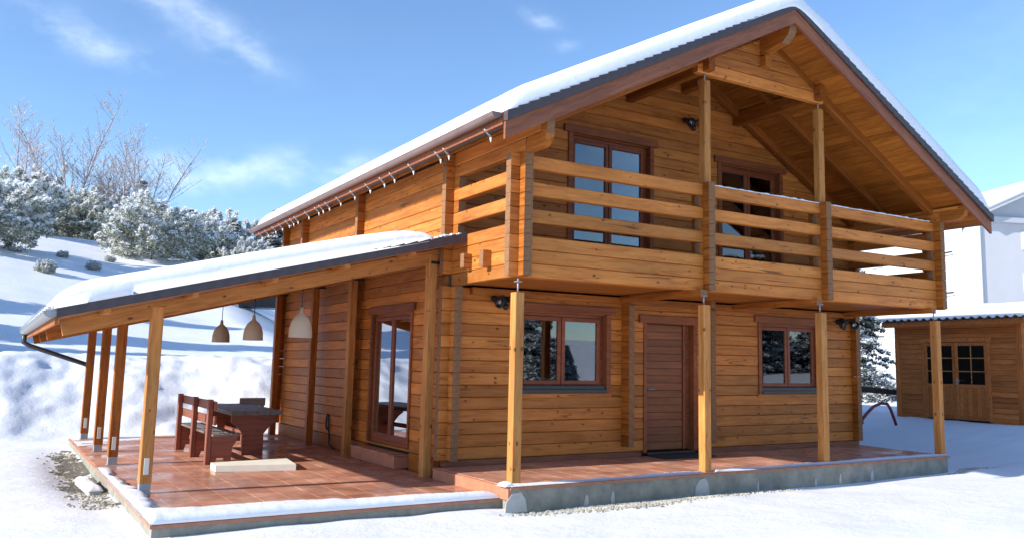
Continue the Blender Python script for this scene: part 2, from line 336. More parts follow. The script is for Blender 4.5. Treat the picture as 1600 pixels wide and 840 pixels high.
def tilemat():
    m, nt, n, l, b = newmat('terracotta floor tile')
    tc = n.new('ShaderNodeTexCoord'); oi = n.new('ShaderNodeObjectInfo'); ge = n.new('ShaderNodeNewGeometry')
    nz = N(n, 'ShaderNodeTexNoise', Scale=2.6, Detail=6.0, Roughness=.65); l.new(ge.outputs['Position'], nz.inputs['Vector'])
    r = ramp(n, [(.3, (.34,.135,.078)), (.5, (.47,.22,.14)), (.72, (.60,.35,.25))]); l.new(nz.outputs['Fac'], r.inputs[0])
    hv = N(n, 'ShaderNodeHueSaturation'); vr = N(n, 'ShaderNodeMapRange'); vr.inputs['To Min'].default_value = .86; vr.inputs['To Max'].default_value = 1.1
    l.new(oi.outputs['Random'], vr.inputs[0]); l.new(vr.outputs[0], hv.inputs['Value']); l.new(r.outputs[0], hv.inputs['Color']); l.new(hv.outputs[0], b.inputs['Base Color'])
    n2 = N(n, 'ShaderNodeTexNoise', Scale=1.1, Detail=4.0); l.new(ge.outputs['Position'], n2.inputs['Vector'])
    r2 = N(n, 'ShaderNodeMapRange'); r2.inputs['From Min'].default_value = .38; r2.inputs['From Max'].default_value = .62; r2.inputs['To Min'].default_value = .20; r2.inputs['To Max'].default_value = .75
    l.new(n2.outputs['Fac'], r2.inputs[0]); l.new(r2.outputs[0], b.inputs['Roughness']); b.inputs['Specular IOR Level'].default_value = .3; return m
M['tile'] = tilemat()
def wickermat():
    m, nt, n, l, b = newmat('woven wicker')
    tc = n.new('ShaderNodeTexCoord'); w = N(n, 'ShaderNodeTexWave', Scale=42.0, Distortion=1.0); w.bands_direction = 'Z'; l.new(tc.outputs['Object'], w.inputs['Vector'])
    r = ramp(n, [(.2, (.60,.46,.31)), (.8, (.88,.76,.58))]); l.new(w.outputs['Color'], r.inputs[0]); l.new(r.outputs[0], b.inputs['Base Color']); b.inputs['Roughness'].default_value = .8
    bp = N(n, 'ShaderNodeBump', Strength=.7, Distance=.01); l.new(w.outputs['Color'], bp.inputs['Height']); l.new(bp.outputs[0], b.inputs['Normal'])
    b.inputs['Transmission Weight'].default_value = 0
    return m
M['wicker'] = wickermat()
def leafmat(name, c1, c2, tl=.4):
    m, nt, n, l, b = newmat(name); ge = n.new('ShaderNodeNewGeometry')
    r = ramp(n, [(0, c2), (1, c1)]); l.new(ge.outputs['Random Per Island'], r.inputs[0]); l.new(r.outputs[0], b.inputs['Base Color']); b.inputs['Roughness'].default_value = .75
    t = n.new('ShaderNodeBsdfTranslucent'); l.new(r.outputs[0], t.inputs[0]); mx = n.new('ShaderNodeMixShader'); mx.inputs[0].default_value = tl
    out = [x for x in n if x.type == 'OUTPUT_MATERIAL'][0]; l.new(b.outputs[0], mx.inputs[1]); l.new(t.outputs[0], mx.inputs[2]); l.new(mx.outputs[0], out.inputs[0])
    return m
M['leaf'] = leafmat('evergreen leaf', (.40,.42,.31), (.17,.20,.13))
M['leafdark'] = leafmat('dark conifer needle', (.12,.14,.10), (.04,.055,.042))
M['leafsnow'] = leafmat('snow on leaves', (.92,.92,.93), (.84,.86,.87), .5)
M['twig'] = plain('twig', (.40,.35,.36), (.26,.22,.24), rough=.9)
M['frosttwig'] = plain('frosted twig', (.62,.62,.64), (.42,.40,.41), rough=.9)

# ------------------------------------------------------------------ pieces of timber
_cache = {}
def log_mesh(L, d, h, bev, mats, e0=0., e1=0.):
    """timber along X; e0/e1 slide the upper edge of the left/right end inwards (sloping ends)"""
    key = (round(L,3), round(d,3), round(h,3), bev, tuple(m.name for m in mats), round(e0,3), round(e1,3))
    if key in _cache: return _cache[key]
    b = bev; x0, x1 = -L/2, L/2
    prof = [(-d/2, b-h/2), (-d/2, h/2-b), (b-d/2, h/2), (d/2-b, h/2), (d/2, h/2-b), (d/2, b-h/2), (d/2-b, -h/2), (b-d/2, -h/2)]
    vs = []
    for e, sgn, xe in ((e0, 1, x0), (e1, -1, x1)):
        for y, z in prof: vs.append((xe + sgn*e*(z+h/2)/h, y, z))
    fs = [(i, (i+1)%8, 8+(i+1)%8, 8+i) for i in range(8)]
    mb = MB(); mb.add(vs, fs, 0); mb.add(vs, [tuple(range(7,-1,-1)), tuple(range(8,16))], min(1, len(mats)-1))
    # shared corner vertices are doubled per set; harmless for flat shading
    me = mb.mesh('log', mats); _cache[key] = me; return me
def timber(name, mesh, parent, c, ax='X'):
    o = bpy.data.objects.new(name, mesh)
    rot = {'X': Matrix.Identity(4), 'Y': Matrix.Rotation(R(90), 4, 'Z'), 'Z': Matrix.Rotation(R(-90), 4, 'Y')}[ax]
    return reg(o, parent, Matrix.Translation(c) @ rot)
def beam(name, p0, p1, w, h, mat, parent, bev=.006, end=None):
    """timber between two points, w sideways, h high"""
    p0, p1 = Vector(p0), Vector(p1); d = p1-p0; L = d.length; x = d.normalized()
    up = Vector((0,0,1)) if abs(x.z) < .95 else Vector((0,-1,0))
    y = up.cross(x).normalized(); z = x.cross(y)
    Mx = Matrix(((x.x,y.x,z.x,0),(x.y,y.y,z.y,0),(x.z,y.z,z.z,0),(0,0,0,1)))
    me = log_mesh(L, w, h, bev, [mat, end] if end else [mat])
    o = bpy.data.objects.new(name, me); return reg(o, parent, Matrix.Translation((p0+p1)/2) @ Mx)
def vpost(name, x0, x1, y0, y1, z0, z1, mat, parent, bev=.008):
    me = log_mesh(z1-z0, x1-x0, y1-y0, bev, [mat])
    o = bpy.data.objects.new(name, me)
    # local X -> world Z, local Y -> world X, local Z -> world Y
    Mx = Matrix(((0,1,0,(x0+x1)/2),(0,0,1,(y0+y1)/2),(1,0,0,(z0+z1)/2),(0,0,0,1)))
    return reg(o, parent, Mx)

H, Z0, T, S = .172, .082, .12, .13            # log height, first joint, wall thickness, stub length
XL, XR, YB, YF, YK = .125, 8.80, .18, 2.04, 10.30
XM = (XL+XR)/2; YR = -.48; ZT, SL_, SR_ = 6.88, .518, .552
def zr(x): return ZT - (SL_ if x < XM else SR_)*abs(x-XM)           # top of the roof sheet
def zk(k): return Z0 + k*H
def row(parent, ax, plane, a0, a1, k, ops=(), e=(0,0), h0=0., h1=H, name='log', gap=.005, side=None):
    """one course of logs from a0 to a1 at height k, cut out round openings"""
    zb, zt = zk(k)+h0, zk(k)+h1
    segs = [(a0, a1, zb, zt)]
    for (o0, o1, oz0, oz1) in ops:
        new = []
        for (s0, s1, b, t) in segs:
            if oz1 <= b+.004 or oz0 >= t-.004 or o1 <= s0 or o0 >= s1: new.append((s0,s1,b,t)); continue
            if o0 > s0+.02: new.append((s0, o0, b, t))
            if o1 < s1-.02: new.append((o1, s1, b, t))
            if oz0 > b+.02: new.append((max(o0,s0)+.001, min(o1,s1)-.001, b, oz0))
            if oz1 < t-.02: new.append((max(o0,s0)+.001, min(o1,s1)-.001, oz1, t))
        segs = new
    for (s0, s1, b, t) in segs:
        ee = (e[0] if s0 == a0 else 0, e[1] if s1 == a1 else 0)
        me = log_mesh(s1-s0, T, t-b-gap, (.009 if s1-s0 > .6 else .005), [M['beam' if name == 'log_end' and s1-s0 < .5 else 'log'], M['end']], *ee)
        c = ((s0+s1)/2, plane+T/2, (b+t)/2) if ax == 'X' else (plane+T/2, (s0+s1)/2, (b+t)/2)
        timber(name, me, parent, c, ax)

# ------------------------------------------------------------------ the log house
house = lab(empty('log_house', (XM, 5.2, -.25)), 'two storey orange log house with snowy gable roof and railed front balcony', 'house')
def wall_core(name, x0, x1, y0, y1, z0, z1, ops=(), ax='X'):
    """dark sheet behind the logs, with holes"""
    a0, a1 = (x0, x1) if ax == 'X' else (y0, y1)
    xs = sorted({a0, a1, *[v for o in ops for v in o[:2]]}); zs = sorted({z0, z1, *[v for o in ops for v in o[2:]]})
    mb = MB()
    for i in range(len(xs)-1):
        for j in range(len(zs)-1):
            cx, cz = (xs[i]+xs[i+1])/2, (zs[j]+zs[j+1])/2
            if any(o[0] < cx < o[1] and o[2] < cz < o[3] for o in ops): continue
            if ax == 'X': mb.box(xs[i], xs[i+1], y0, y1, zs[j], zs[j+1])
            else: mb.box(x0, x1, xs[i], xs[i+1], zs[j], zs[j+1])
    return wbuild(mb, name, M['core'], house)
W1 = (1.27, 2.84, 1.06, 2.20); W2 = (6.24, 7.78, 1.03, 2.22); DR = (3.58, 4.72, .05, 2.14)
U1 = (2.14, 3.70, 2.72, 5.03); U2 = (5.30, 6.78, 2.72, 4.99); SD = (3.36, 4.98, .12, 2.20)
# ground floor front
gf = wall_core('front_wall', XL+.01, XR-.01, YF+.05, YF+.07, 0, 2.5, [W1, W2, DR])
for k in range(14): row(gf, 'X', YF, XL-S, XR+S, k, [W1, W2, DR])
beam('sill_plate', (XL-.02, YF+.05, .04), (DR[0]-.06, YF+.05, .04), .16, .082, M['barge'], gf)
beam('sill_plate', (DR[1]+.06, YF+.05, .04), (XR+.02, YF+.05, .04), .16, .082, M['barge'], gf)
for xc in (3.13, 4.86):                         # ends of the inner walls showing on the facade
    for k in range(14): timber('log_end', log_mesh(S+.12, T-.015, H-.003, .006, [M['beam'], M['end']]), gf, (xc+T/2, YF-(S+.12)/2+.048, zk(k)+H/2 + (.086 if k < 13 else .04)), 'Y')
# upper front wall (gable)
uf = wall_core('gable_wall', XL+.2, XR-.2, YF+.05, YF+.07, 2.52, 4.4, [(U1[0],U1[1],2.6,U1[3]),(U2[0],U2[1],2.6,U2[3])])
mb = MB(); zc = 4.4; mb.prism([(XL+.2,zc),(XR-.2,zc),(XM+.05,zr(XM)-.30),(XM-.05,zr(XM)-.30)], 'Y', YF+.055, YF+.068)
# keep the door heads open: the sheet above 4.4 is split
mb = MB()
for (a, b) in ((XL+.2, U1[0]), (U1[1], U2[0]), (U2[1], XR-.2)):
    mb.box(a, b, YF+.052, YF+.066, 4.4, min(5.03, 5.03))
mb.v = [(x, y, min(z, zr(x)-.26)) for x, y, z in mb.v]
mb.prism([(XM-3.1,5.04),(XM+3.1,5.04),(XM+.1,zr(XM)-.30),(XM-.1,zr(XM)-.30)], 'Y', YF+.052, YF+.066)
wbuild(mb, 'gable_core', M['core'], uf)
def under(x): return zr(x)-.235
def half_at(z, side=0): return (ZT-.235-z)/(SR_ if side else SL_)          # half width of the gable at height z
for k in range(15, 40):
    zb, zt = zk(k), zk(k)+H
    if zt > ZT-.3: break
    ends = []
    for side, lim in ((0, XM-XL), (1, XR-XM)):
        hb, ht = half_at(zb, side), half_at(zt, side)
        if ht > lim: ends.append((lim+S, 0))
        elif hb > lim: ends.append((ht+.12, .12))
        else: ends.append((hb, hb-ht))
    row(uf, 'X', YF, XM-ends[0][0], XM+ends[1][0], k, [U1, U2], (ends[0][1], ends[1][1]))
# side wall (left) and the plain right and back walls
lw = wall_core('side_wall', XL+.05, XL+.07, YF+.1, YK+.1, 0, 4.45, [SD], 'Y')
for k in range(26):
    zb = zk(k)
    h1 = H if zb+H < 4.37 else 4.37-zb
    if h1 < .04: break
    row(lw, 'Y', XL, (YF-S if k < 14 else YF+T+.002), YK+T+S, k, [SD], h1=h1)
for yc, k0 in ((5.62, 0), (8.90, 17), (YK, 0)):  # cross wall ends standing out of the side wall
    for k in range(k0, 25):
        timber('log_end', log_mesh(S+.04, T, min(H, 4.39-zk(k))-.003, .006, [M['beam'], M['end']]), lw, (XL-(S+.04)/2+.038, yc+T/2, zk(k)+min(H, 4.39-zk(k))/2), 'X')
beam('sill_plate', (XL+.05, YF+.2, -.05), (XL+.05, SD[0]-.1, -.05), .14, .26, M['beam'], lw)
beam('sill_plate', (XL+.05, SD[1]+.1, -.05), (XL+.05, YK, -.05), .14, .26, M['beam'], lw)
rw = wall_core('right_wall', XR-T, XR, YF+T+.01, YK+T, -.2, 4.45, [], 'Y')
for k in range(25):
    row(rw, 'Y', XR-T, YF-S, YF+T-.004 if k < 14 else YF+T, k, h1=min(H, 4.26-zk(k)), name='log_end')
wbuild(MB().box(XL+.1, XR-.1, YK, YK+T, -.2, 4.4).prism([(XL+.1,4.4),(XR-.1,4.4),(XM,zr(XM)-.3)], 'Y', YK, YK+T), 'back_wall', M['beam'], house)
# rooms behind the glass
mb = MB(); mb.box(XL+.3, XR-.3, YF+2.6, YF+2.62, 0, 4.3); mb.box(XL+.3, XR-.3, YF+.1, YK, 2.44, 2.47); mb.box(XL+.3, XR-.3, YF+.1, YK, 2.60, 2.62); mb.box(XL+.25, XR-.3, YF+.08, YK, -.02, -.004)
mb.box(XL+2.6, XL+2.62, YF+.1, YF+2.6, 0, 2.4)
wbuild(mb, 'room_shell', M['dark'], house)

# windows and doors
def opening(name, w, z0, h, wm, leaves=2, kind='window', glass='glass', lift=.0, reveal=.09, cw=.075, s=.062):
    """casing proud of the wall, frame set back, sashes with panes. local x width, y inward (0 = wall face), z up"""
    root = MB()
    fr = .055; yb = reveal
    for a, b, c, d in ((0, fr, 0, h), (w-fr, w, 0, h), (fr, w-fr, h-fr, h), (fr, w-fr, 0, fr)):
        root.bbox(a, b, yb-.0, yb+.06, c, d, .004)
    o = root.build(name, M['frame'], house, M=wm)
    def sub(mb, nm, mat):
        return mb.build(nm, mat, o, M=wm)
    sub(MB().bbox(-cw, .004, -.028, yb-.002, 0 if kind == 'door' else -.07, h+.005, .004), 'casing', M['casing'])
    sub(MB().bbox(w-.004, w+cw, -.028, yb-.002, 0 if kind == 'door' else -.07, h+.005, .004), 'casing', M['casing'])
    sub(MB().bbox(-cw-.085, w+cw+.085, -.045, .03, h+.006, h+.125, .006).bbox(-.004, w+.004, .031, yb-.003, h-.012, h+.03, .003), 'lintel', M['casing'])
    if kind == 'window':
        sub(MB().bbox(-.0, w+.0, -.045, yb-.003, -.065, -.012, .004).bbox(.004, w-.004, .0, yb-.004, -.011, .045, .003), 'sill', M['sill'])
        sub(MB().bbox(-cw-.02, w+cw+.02, -.02, -.001, -.13, -.068, .003), 'apron', M['log'])
    gap = .012; n = leaves; lw_ = (w-2*fr-gap)/n
    for i in range(n):
        a = fr+.003+i*(lw_+gap/2+.001); b = a+lw_-.006
        m = MB(); zz0, zz1 = fr+.004, h-fr-.004
        for q in ((a, a+s, zz0, zz1), (b-s, b, zz0, zz1), (a+s, b-s, zz1-s, zz1), (a+s, b-s, zz0, zz0+s+(.05 if kind == 'door' else 0))):
            m.bbox(q[0], q[1], yb-.012, yb+.035, q[2], q[3], .005)
        sub(m, 'sash', M['frame'])
        sub(MB().box(a+s-.004, b-s+.004, yb+.012, yb+.018, zz0+s-.004, zz1-s+.004), 'pane', M[glass])
    return o
def at(x, y, z, rz=0): return Matrix.Translation((x,y,z)) @ Matrix.Rotation(rz, 4, 'Z')
w1 = opening('window', W1[1]-W1[0], W1[2], W1[3]-W1[2], at(W1[0], YF, W1[2]))
w2 = opening('window', W2[1]-W2[0], W2[2], W2[3]-W2[2], at(W2[0], YF, W2[2]))
u1 = opening('balcony_door', U1[1]-U1[0], U1[2], U1[3]-U1[2], at(U1[0], YF, U1[2]), kind='door')
u2 = opening('balcony_door', U2[1]-U2[0], U2[2], U2[3]-U2[2], at(U2[0], YF, U2[2]), kind='door')
sd = opening('sliding_door', SD[1]-SD[0], SD[2], SD[3]-SD[2], at(XL, SD[1], SD[2], R(-90)), kind='door', glass='doorglass', reveal=.035, cw=.055, s=.045)
# net curtains and a dark wall unit behind the glass door
curt = MB()
for i in range(26):
    y = SD[0]+.12+i*.055; dx = .018*math.sin(i*1.9)
    curt.box(XL+.36+dx, XL+.365+dx, y, y+.056, .16, 2.14)
wbuild(curt, 'net_curtain', M['curtain'], sd)
# entrance door: horizontal slats in a frame
dw = DR[1]-DR[0]; dh = DR[3]-DR[2]; dm = at(DR[0], YF, DR[2])
door = MB().bbox(.13, dw-.05, .115, .16, .02, dh-.03, .004).build('entrance_door', M['doorslat'], house, M=dm)
def dsub(mb, nm, mat): return mb.build(nm, mat, door, M=dm)
ns = 17; x0d, x1d = .14, dw-.24
for i in range(ns):
    zz = .03+i*(dh-.07)/ns
    me = log_mesh(x1d-x0d, .02, (dh-.07)/ns-.006, .004, [M['doorslat']])
    o = bpy.data.objects.new('slat', me); reg(o, door, dm @ Matrix.Translation(((x0d+x1d)/2, .108, zz+(dh-.07)/ns/2)))
dsub(MB().bbox(.0, .065, -.02, .16, 0, dh, .005), 'frame', M['casing'])
dsub(MB().bbox(.067, .128, .09, .16, .02, dh-.03, .004), 'stile', M['doorslat'])
dsub(MB().bbox(x1d+.008, x1d+.05, .07, .15, .02, dh-.03, .005), 'stile', M['frame'])
dsub(MB().bbox(dw-.075, dw+.0, -.02, .16, 0, dh, .005), 'frame', M['casing'])
dsub(MB().bbox(-.10, dw+.10, -.045, .1, dh-.028, dh+.10, .006), 'lintel', M['casing'])
dsub(MB().bbox(.07, dw-.07, -.03, .10, -.03, .006, .003), 'threshold', M['sill'])
dsub(MB().lathe([(.0,0),(.022,0),(.022,.012),(.0,.012)], 12).tube([(0,0,.01),(0,0,.05),(.1,0,.05)], .009, 8), 'handle', M['steel']).matrix_basis = Matrix.Translation((.2, .095, 1.0)) @ Matrix.Rotation(R(90), 4, 'X')

# balcony
bal = wbuild(MB().box(XL+.02, XR-.02, YB+T+.002, YF-.002, 2.585, 2.60), 'balcony_deck', M['beam'], house)
nb = 13
for i in range(nb):
    y0 = YB+T+.004+i*(YF-YB-T-.008)/nb; w = (YF-YB-T-.008)/nb
    timber('deck_board', log_mesh(XR-XL-2*T-.01, w-.004, .06, .006, [M['soffit']]), bal, (XM, y0+w/2, 2.553), 'X')
front = wbuild(MB().box(XL+.1, XR-.1, YB+.055, YB+.066, 2.50, 2.99), 'balcony_front', M['core'], house)
for k in (14, 15, 16, 18, 20, 22): row(front, 'X', YB, XL-S, XR+S, k)
CX = (XL, 3.18, 5.68, XR-T)
for k in (17, 19, 21):
    for x in CX: row(front, 'X', YB, x-(S if x == XL else .05), x+T+(S if x == CX[3] else .05), k, name='log_end')
for x in CX[1:3]:                               # stacked log ends of the two middle columns
    for k in range(14, 23): row(front, 'Y', x, YB-S, YB-.002, k, name='log_end', h0=(0 if k == 14 else -.086+.0), h1=(H-.086 if k < 22 else H+.012))
    row(front, 'Y', x, YB+T+.002, YB+T+.12, 14, name='log_end', h1=H*3)
    row(front, 'Y', x, YB+T+.002, YB+T+.12, 17, name='log_end', h1=H*6)
for side, x in (('left', XL), ('right', XR-T)):
    sp = wbuild(MB().box(x+.055, x+.066, YB+.1, YF, 2.50, 3.17), 'balcony_side', M['core'], house)
    for k in (14, 15, 16, 17, 19, 21, 23): row(sp, 'Y', x, YB+T+.002 if k < 23 else YB-S, YF-.002, k)
    row(sp, 'Y', x, -.30, YF-.002, 24, h1=(4.40 if side == 'left' else 4.27)-zk(24))
    row(sp, 'Y', x, -.38, YB-S-.002, 24, h1=.02)
    for k in range(14, 23):                      # forward stubs beyond the front panel
        row(sp, 'Y', x, YB-S, YB-.002, k, name='log_end')
        if k in (18, 20, 22): row(sp, 'Y', x, YB+T+.002, YB+T+.13, k, name='log_end'); row(sp, 'Y', x, YF-.16, YF-.002, k, name='log_end')
# bracket logs carrying the verge, and joist ends on the left
for x, zt_b in ((XL, 4.40), (XR-T, 4.27)):
    p = [( -.43, zt_b), (.045, zt_b), (.045, 4.03), (-.30, 4.03), (-.40, 4.09), (-.43, 4.17)]
    ybuild(MB().prism(p, 'X', x+.003, x+T-.003), 'bracket_log', M['beam'], house)
    wbuild(MB().prism([(-.434, zt_b-.005), (-.431, zt_b-.005), (-.431, 4.175), (-.434, 4.175)], 'X', x+.006, x+T-.006), 'bracket_end', M['end'], house)
beam('joist_end', (XL-.12, 1.48, 2.79), (XL+.02, 1.48, 2.79), .11, .19, M['log'], house, .008, M['end'])
beam('joist_end', (XL-.12, .93, 2.77), (XL+.02, .93, 2.77), .11, .22, M['log'], house, .008, M['end'])
for x in (3.035, 5.45, 8.38): beam('floor_beam', (x+.065, YB-.10, 2.455), (x+.065, YF-.003, 2.455), .12, .085, M['beam'], house, .006, M['end'])
beam('floor_beam', (XL+.3, YF-.05, 2.44), (XR-.1, YF-.05, 2.44), .09, .10, M['beam'], house)
# snow lying on the front rail
sn = MB()
for i in range(60):
    x = 3.32+i*(8.6-3.32)/60
    if 5.66 < x < 5.8: continue
    h = .012+.014*random.random(); sn.bbox(x, x+.095, YB+.012, YB+T-.03, zk(23)-.003, zk(23)+h, .005)
o = wbuild(sn, 'rail_snow', M['snow'], front); o['kind'] = 'stuff'
# porch posts with their bolts
for x in (.0, 3.03, 5.447, 8.375):
    p = vpost('porch_post', x, x+.125, .0, .13, .0, 2.275, M['post'], house)
    wbuild(MB().tube([(x+.085, .10, 2.27), (x+.085, .10, 2.45)], .011, 8).bbox(x+.04, x+.12, .055, .125, 2.405, 2.414, .002), 'post_bolt', M['steel'], p)
for x, z1 in ((3.215, 5.60), (5.69, 5.60)):
    p = vpost('upper_post', x, x+.125, YB-.01, YB+.115, zk(23)+.003, z1, M['post'], house)
    wbuild(MB().tube([(x+.05, YB+.04, z1-.01), (x+.05, YB+.04, z1+.13)], .011, 8), 'post_bolt', M['steel'], p)
# gable panel between the upper posts, purlins, ridge beam
gp = wbuild(MB().box(3.3, 5.62, YB+.05, YB+.062, 5.75, 6.1), 'gable_panel', M['core'], house)
zz = 5.70
for k in range(7):
    hl, tl, hr, tr = half_at(zz), half_at(zz+H), half_at(zz, 1), half_at(zz+H, 1)
    if tl <= .05: break
    if k < 1: x0, x1, e = 3.10, 2*XM-3.10, (0, 0)
    else: x0, x1, e = XM-hl, XM+hr, (hl-tl, hr-tr)
    timber('log', log_mesh(x1-x0, T, H-.006, .012, [M['log'], M['beam']], *e), gp, ((x0+x1)/2, YB+T/2, zz+H/2)); zz += H
for x in (3.20, 2*XM-3.20-T):
    beam('purlin', (x+T/2, YB-.13, 5.84), (x+T/2, YF+.01, 5.84), T, .24, M['rafter'], house, .01)
ybuild(MB().prism([(YR+.07, zr(XM)-.12), (YF, zr(XM)-.12), (YF, 6.22), (YB-.05, 6.22), (YB-.05, 6.24), (YR+.22, 6.30), (YR+.10, 6.40), (YR+.07, 6.46)], 'X', XM-.075, XM+.075), 'ridge_beam', M['beam'], house)
wbuild(MB().prism([(YR+.055, 6.74), (YR+.068, 6.74), (YR+.068, 6.46), (YR+.10, 6.395), (YR+.22, 6.295), (YR+.215, 6.285), (YR+.09, 6.38), (YR+.055, 6.45)], 'X', XM-.072, XM+.072), 'ridge_beam_end', M['end'], house)
beam('corbel', (XM-.02, .06, 6.11), (XM-.02, YB-.002, 6.11), .12, .17, M['beam'], house, .01)
beam('corbel', (XM, 1.62, 6.20), (XM, YF-.002, 6.20), .13, .20, M['beam'], house, .01, M['end'])
# floodlight-height collar logs of the upper room

# ------------------------------------------------------------------ roof
EV = 4.9; YE = 11.0
for sg in (-1, 1):
    SLP = SL_ if sg < 0 else SR_
    def P(d, y, dz): return (XM+sg*d, y, ZT-SLP*d+dz)
    def slab(d0, d1, y0, y1, t0, t1):
        mb = MB(); vs = [P(d, y, dz) for d in (d0, d1) for y in (y0, y1) for dz in (t0, t1)]
        mb.add(vs, [(0,1,3,2),(4,6,7,5),(0,4,5,1),(2,3,7,6),(0,2,6,4),(1,5,7,3)]); return mb
    rf = wbuild(slab(0, EV, YR+.03, YE, -.19, -.03), 'roof', M['rooftile'], house)
    # soffit boards, running back from the verge
    nb = 38
    for i in range(nb):
        d0 = .02+i*(EV-.1)/nb; d1 = d0+(EV-.1)/nb-.005
        ye = 2.3 if d1 < EV-.85 else YE-.02
        ybuild(slab(d0, d1, YR+.045, ye, -.232, -.192), 'soffit_board', M['soffit'], rf)
    # rafters below the boards
    for y in (YB+.0, 1.06, YF-.16):
        d1 = (XM-XL-.03) if sg < 0 else (XR-XM-.03)
        a = P(.1 if sg > 0 else .1, y+.06, -.30); b = P(d1, y+.06, -.30)
        beam('rafter', a, b, .12, .14, M['rafter'], house, .008)
    # barge boards and the stepped roof sheets at the verge
    a = P(0, YR+.015, -.235); b = P(EV, YR+.015, -.235)
    bm_ = MB(); vs = [P(d, y, dz) for d in (.0, EV+.03) for y in (YR, YR+.042) for dz in (-.335, -.128)]
    bm_.add(vs, [(0,1,3,2),(4,6,7,5),(0,4,5,1),(2,3,7,6),(0,2,6,4),(1,5,7,3)])
    c = Vector(P(EV/2, YR+.02, -.23)); ang = math.atan(SLP)*sg
    Mb = Matrix.Translation(c) @ Matrix.Rotation(ang, 4, 'Y')
    inv = Mb.inverted(); bm_.v = [tuple(inv @ Vector(v)) for v in bm_.v]
    bm_.build('barge_board', M['barge'], house, M=Mb)
    nt_ = 34; st = EV/nt_
    for i in range(nt_):
        d0 = i*st; d1 = (i+1)*st+.03
        vs = [P(d0, YR-.025, -.128), P(d0, YR-.025, -.028), P(d0, YR+.5, -.025), P(d0, YR+.5, -.06), P(d1, YR-.025, -.128), P(d1, YR-.025, -.006+.004*random.random()), P(d1, YR+.5, -.004), P(d1, YR+.5, -.05)]
        vs = [(v[0], v[1]-.0008*i, v[2]) for v in vs]
        wbuild(MB().add(vs, [(0,1,2,3),(4,7,6,5),(0,4,5,1),(1,5,6,2),(2,6,7,3),(3,7,4,0)]), 'verge_tile', M['rooftile'], rf)
    # fascia, gutter
    if sg < 0: gx = XM-EV-.02
    else: gx = XM+EV+.02
    ze = ZT-SLP*EV
    wbuild(MB().box(gx-.02, gx+.02, YR+.05, YE, ze-.17, ze-.03), 'fascia', M['barge'], house)
    g = MB(); n = 9; y0, y1 = YR+.06, YE+.02
    ring = [(gx+sg*.092+0.07*math.cos(t), ze-.035+0.07*math.sin(t)) for t in [math.pi+math.pi*i/(n-1) for i in range(n)]]
    ring2 = [(gx+sg*.092+.065*math.cos(t), ze-.035+.065*math.sin(t)) for t in [math.pi+math.pi*i/(n-1) for i in range(n)]][::-1]
    lp = ring+ring2
    g.prism(lp, 'Y', y0, y1)
    g.prism(ring+[(gx+sg*.092, ze-.033)], 'Y', y0-.004, y0-.001)
    go = wbuild(g, 'gutter', M['gutter'], house)
    ys = [0.0,1.15,1.4,2.3,3.0,3.4,4.0,4.7,5.4,6.0,6.35,6.6,7.2,7.9,8.2,8.5,9.0,9.5,10.1,10.6]
    for y in ys:
        wbuild(MB().tube([(gx+sg*.03, y, ze-.13), (gx-sg*.07, y+.02, ze-.22)], .016, 6), 'gutter_hook', M['steel'], go)
        wbuild(MB().lathe([(.0,-.05),(.008,-.03),(.016,0),(.014,.02),(0,.022)], 6, (gx-sg*.07, y+.02, ze-.235)), 'hook_ice', M['snow'], go)
# ridge cap
wbuild(MB().prism([(XM-.13, zr(XM-.13)+.003), (XM, ZT+.025), (XM+.13, zr(XM+.13)+.003), (XM, ZT-.02)], 'Y', YR+.12, YE), 'ridge_cap', M['rooftile'], house)

def fbm_grid(nx, ny, cell, octs=4, seed=0, rough=.5):
    """smooth value noise on an nx x ny grid, cell = first feature size in samples"""
    r = np.random.default_rng(seed); out = np.zeros((nx, ny)); amp = 1; tot = 0
    for o in range(octs):
        c = max(cell/(2**o), 1.01); gx, gy = int(nx/c)+4, int(ny/c)+4; g = r.random((gx, gy))*2-1
        u = np.arange(nx)/c; v = np.arange(ny)/c; i = u.astype(int); j = v.astype(int); fu = u-i; fv = v-j
        fu = (fu*fu*(3-2*fu))[:,None]; fv = (fv*fv*(3-2*fv))[None,:]
        g00 = g[np.ix_(i,j)]; g10 = g[np.ix_(i+1,j)]; g01 = g[np.ix_(i,j+1)]; g11 = g[np.ix_(i+1,j+1)]
        out += amp*((g00*(1-fu)+g10*fu)*(1-fv)+(g01*(1-fu)+g11*fu)*fv); tot += amp; amp *= rough
    return out/tot
def sheet(name, X, Y, Zt, Zb, parent, mat, keep=None):
    """closed snow body between a top and a bottom height field"""
    nx, ny = X.shape; V = np.concatenate([np.stack([X,Y,Zt],-1).reshape(-1,3), np.stack([X,Y,Zb],-1).reshape(-1,3)])
    idx = np.arange(nx*ny).reshape(nx, ny); a = idx[:-1,:-1].ravel(); b = idx[1:,:-1].ravel(); c = idx[1:,1:].ravel(); d = idx[:-1,1:].ravel()
    F = np.stack([a,b,c,d],-1); off = nx*ny
    if keep is not None: F = F[keep[:-1,:-1].ravel()]
    Fb = F[:, ::-1]+off; side = []
    for e in (idx[:,0], idx[::-1,-1], idx[0,::-1], idx[-1,:]):
        side.append(np.stack([e[:-1], e[:-1]+off, e[1:]+off, e[1:]], -1))
    FF = np.concatenate([F, Fb]+side) if keep is None else np.concatenate([F, Fb])
    c0 = V.mean(0); me = arr_mesh(name, V-c0, FF, [mat], smooth=True)
    o = bpy.data.objects.new(name, me); reg(o, parent, Matrix.Translation(tuple(c0))); return o
def edge(d, Rr): return np.sqrt(np.clip(1-(1-np.clip(d/Rr, 0, 1))**2, 0, 1))
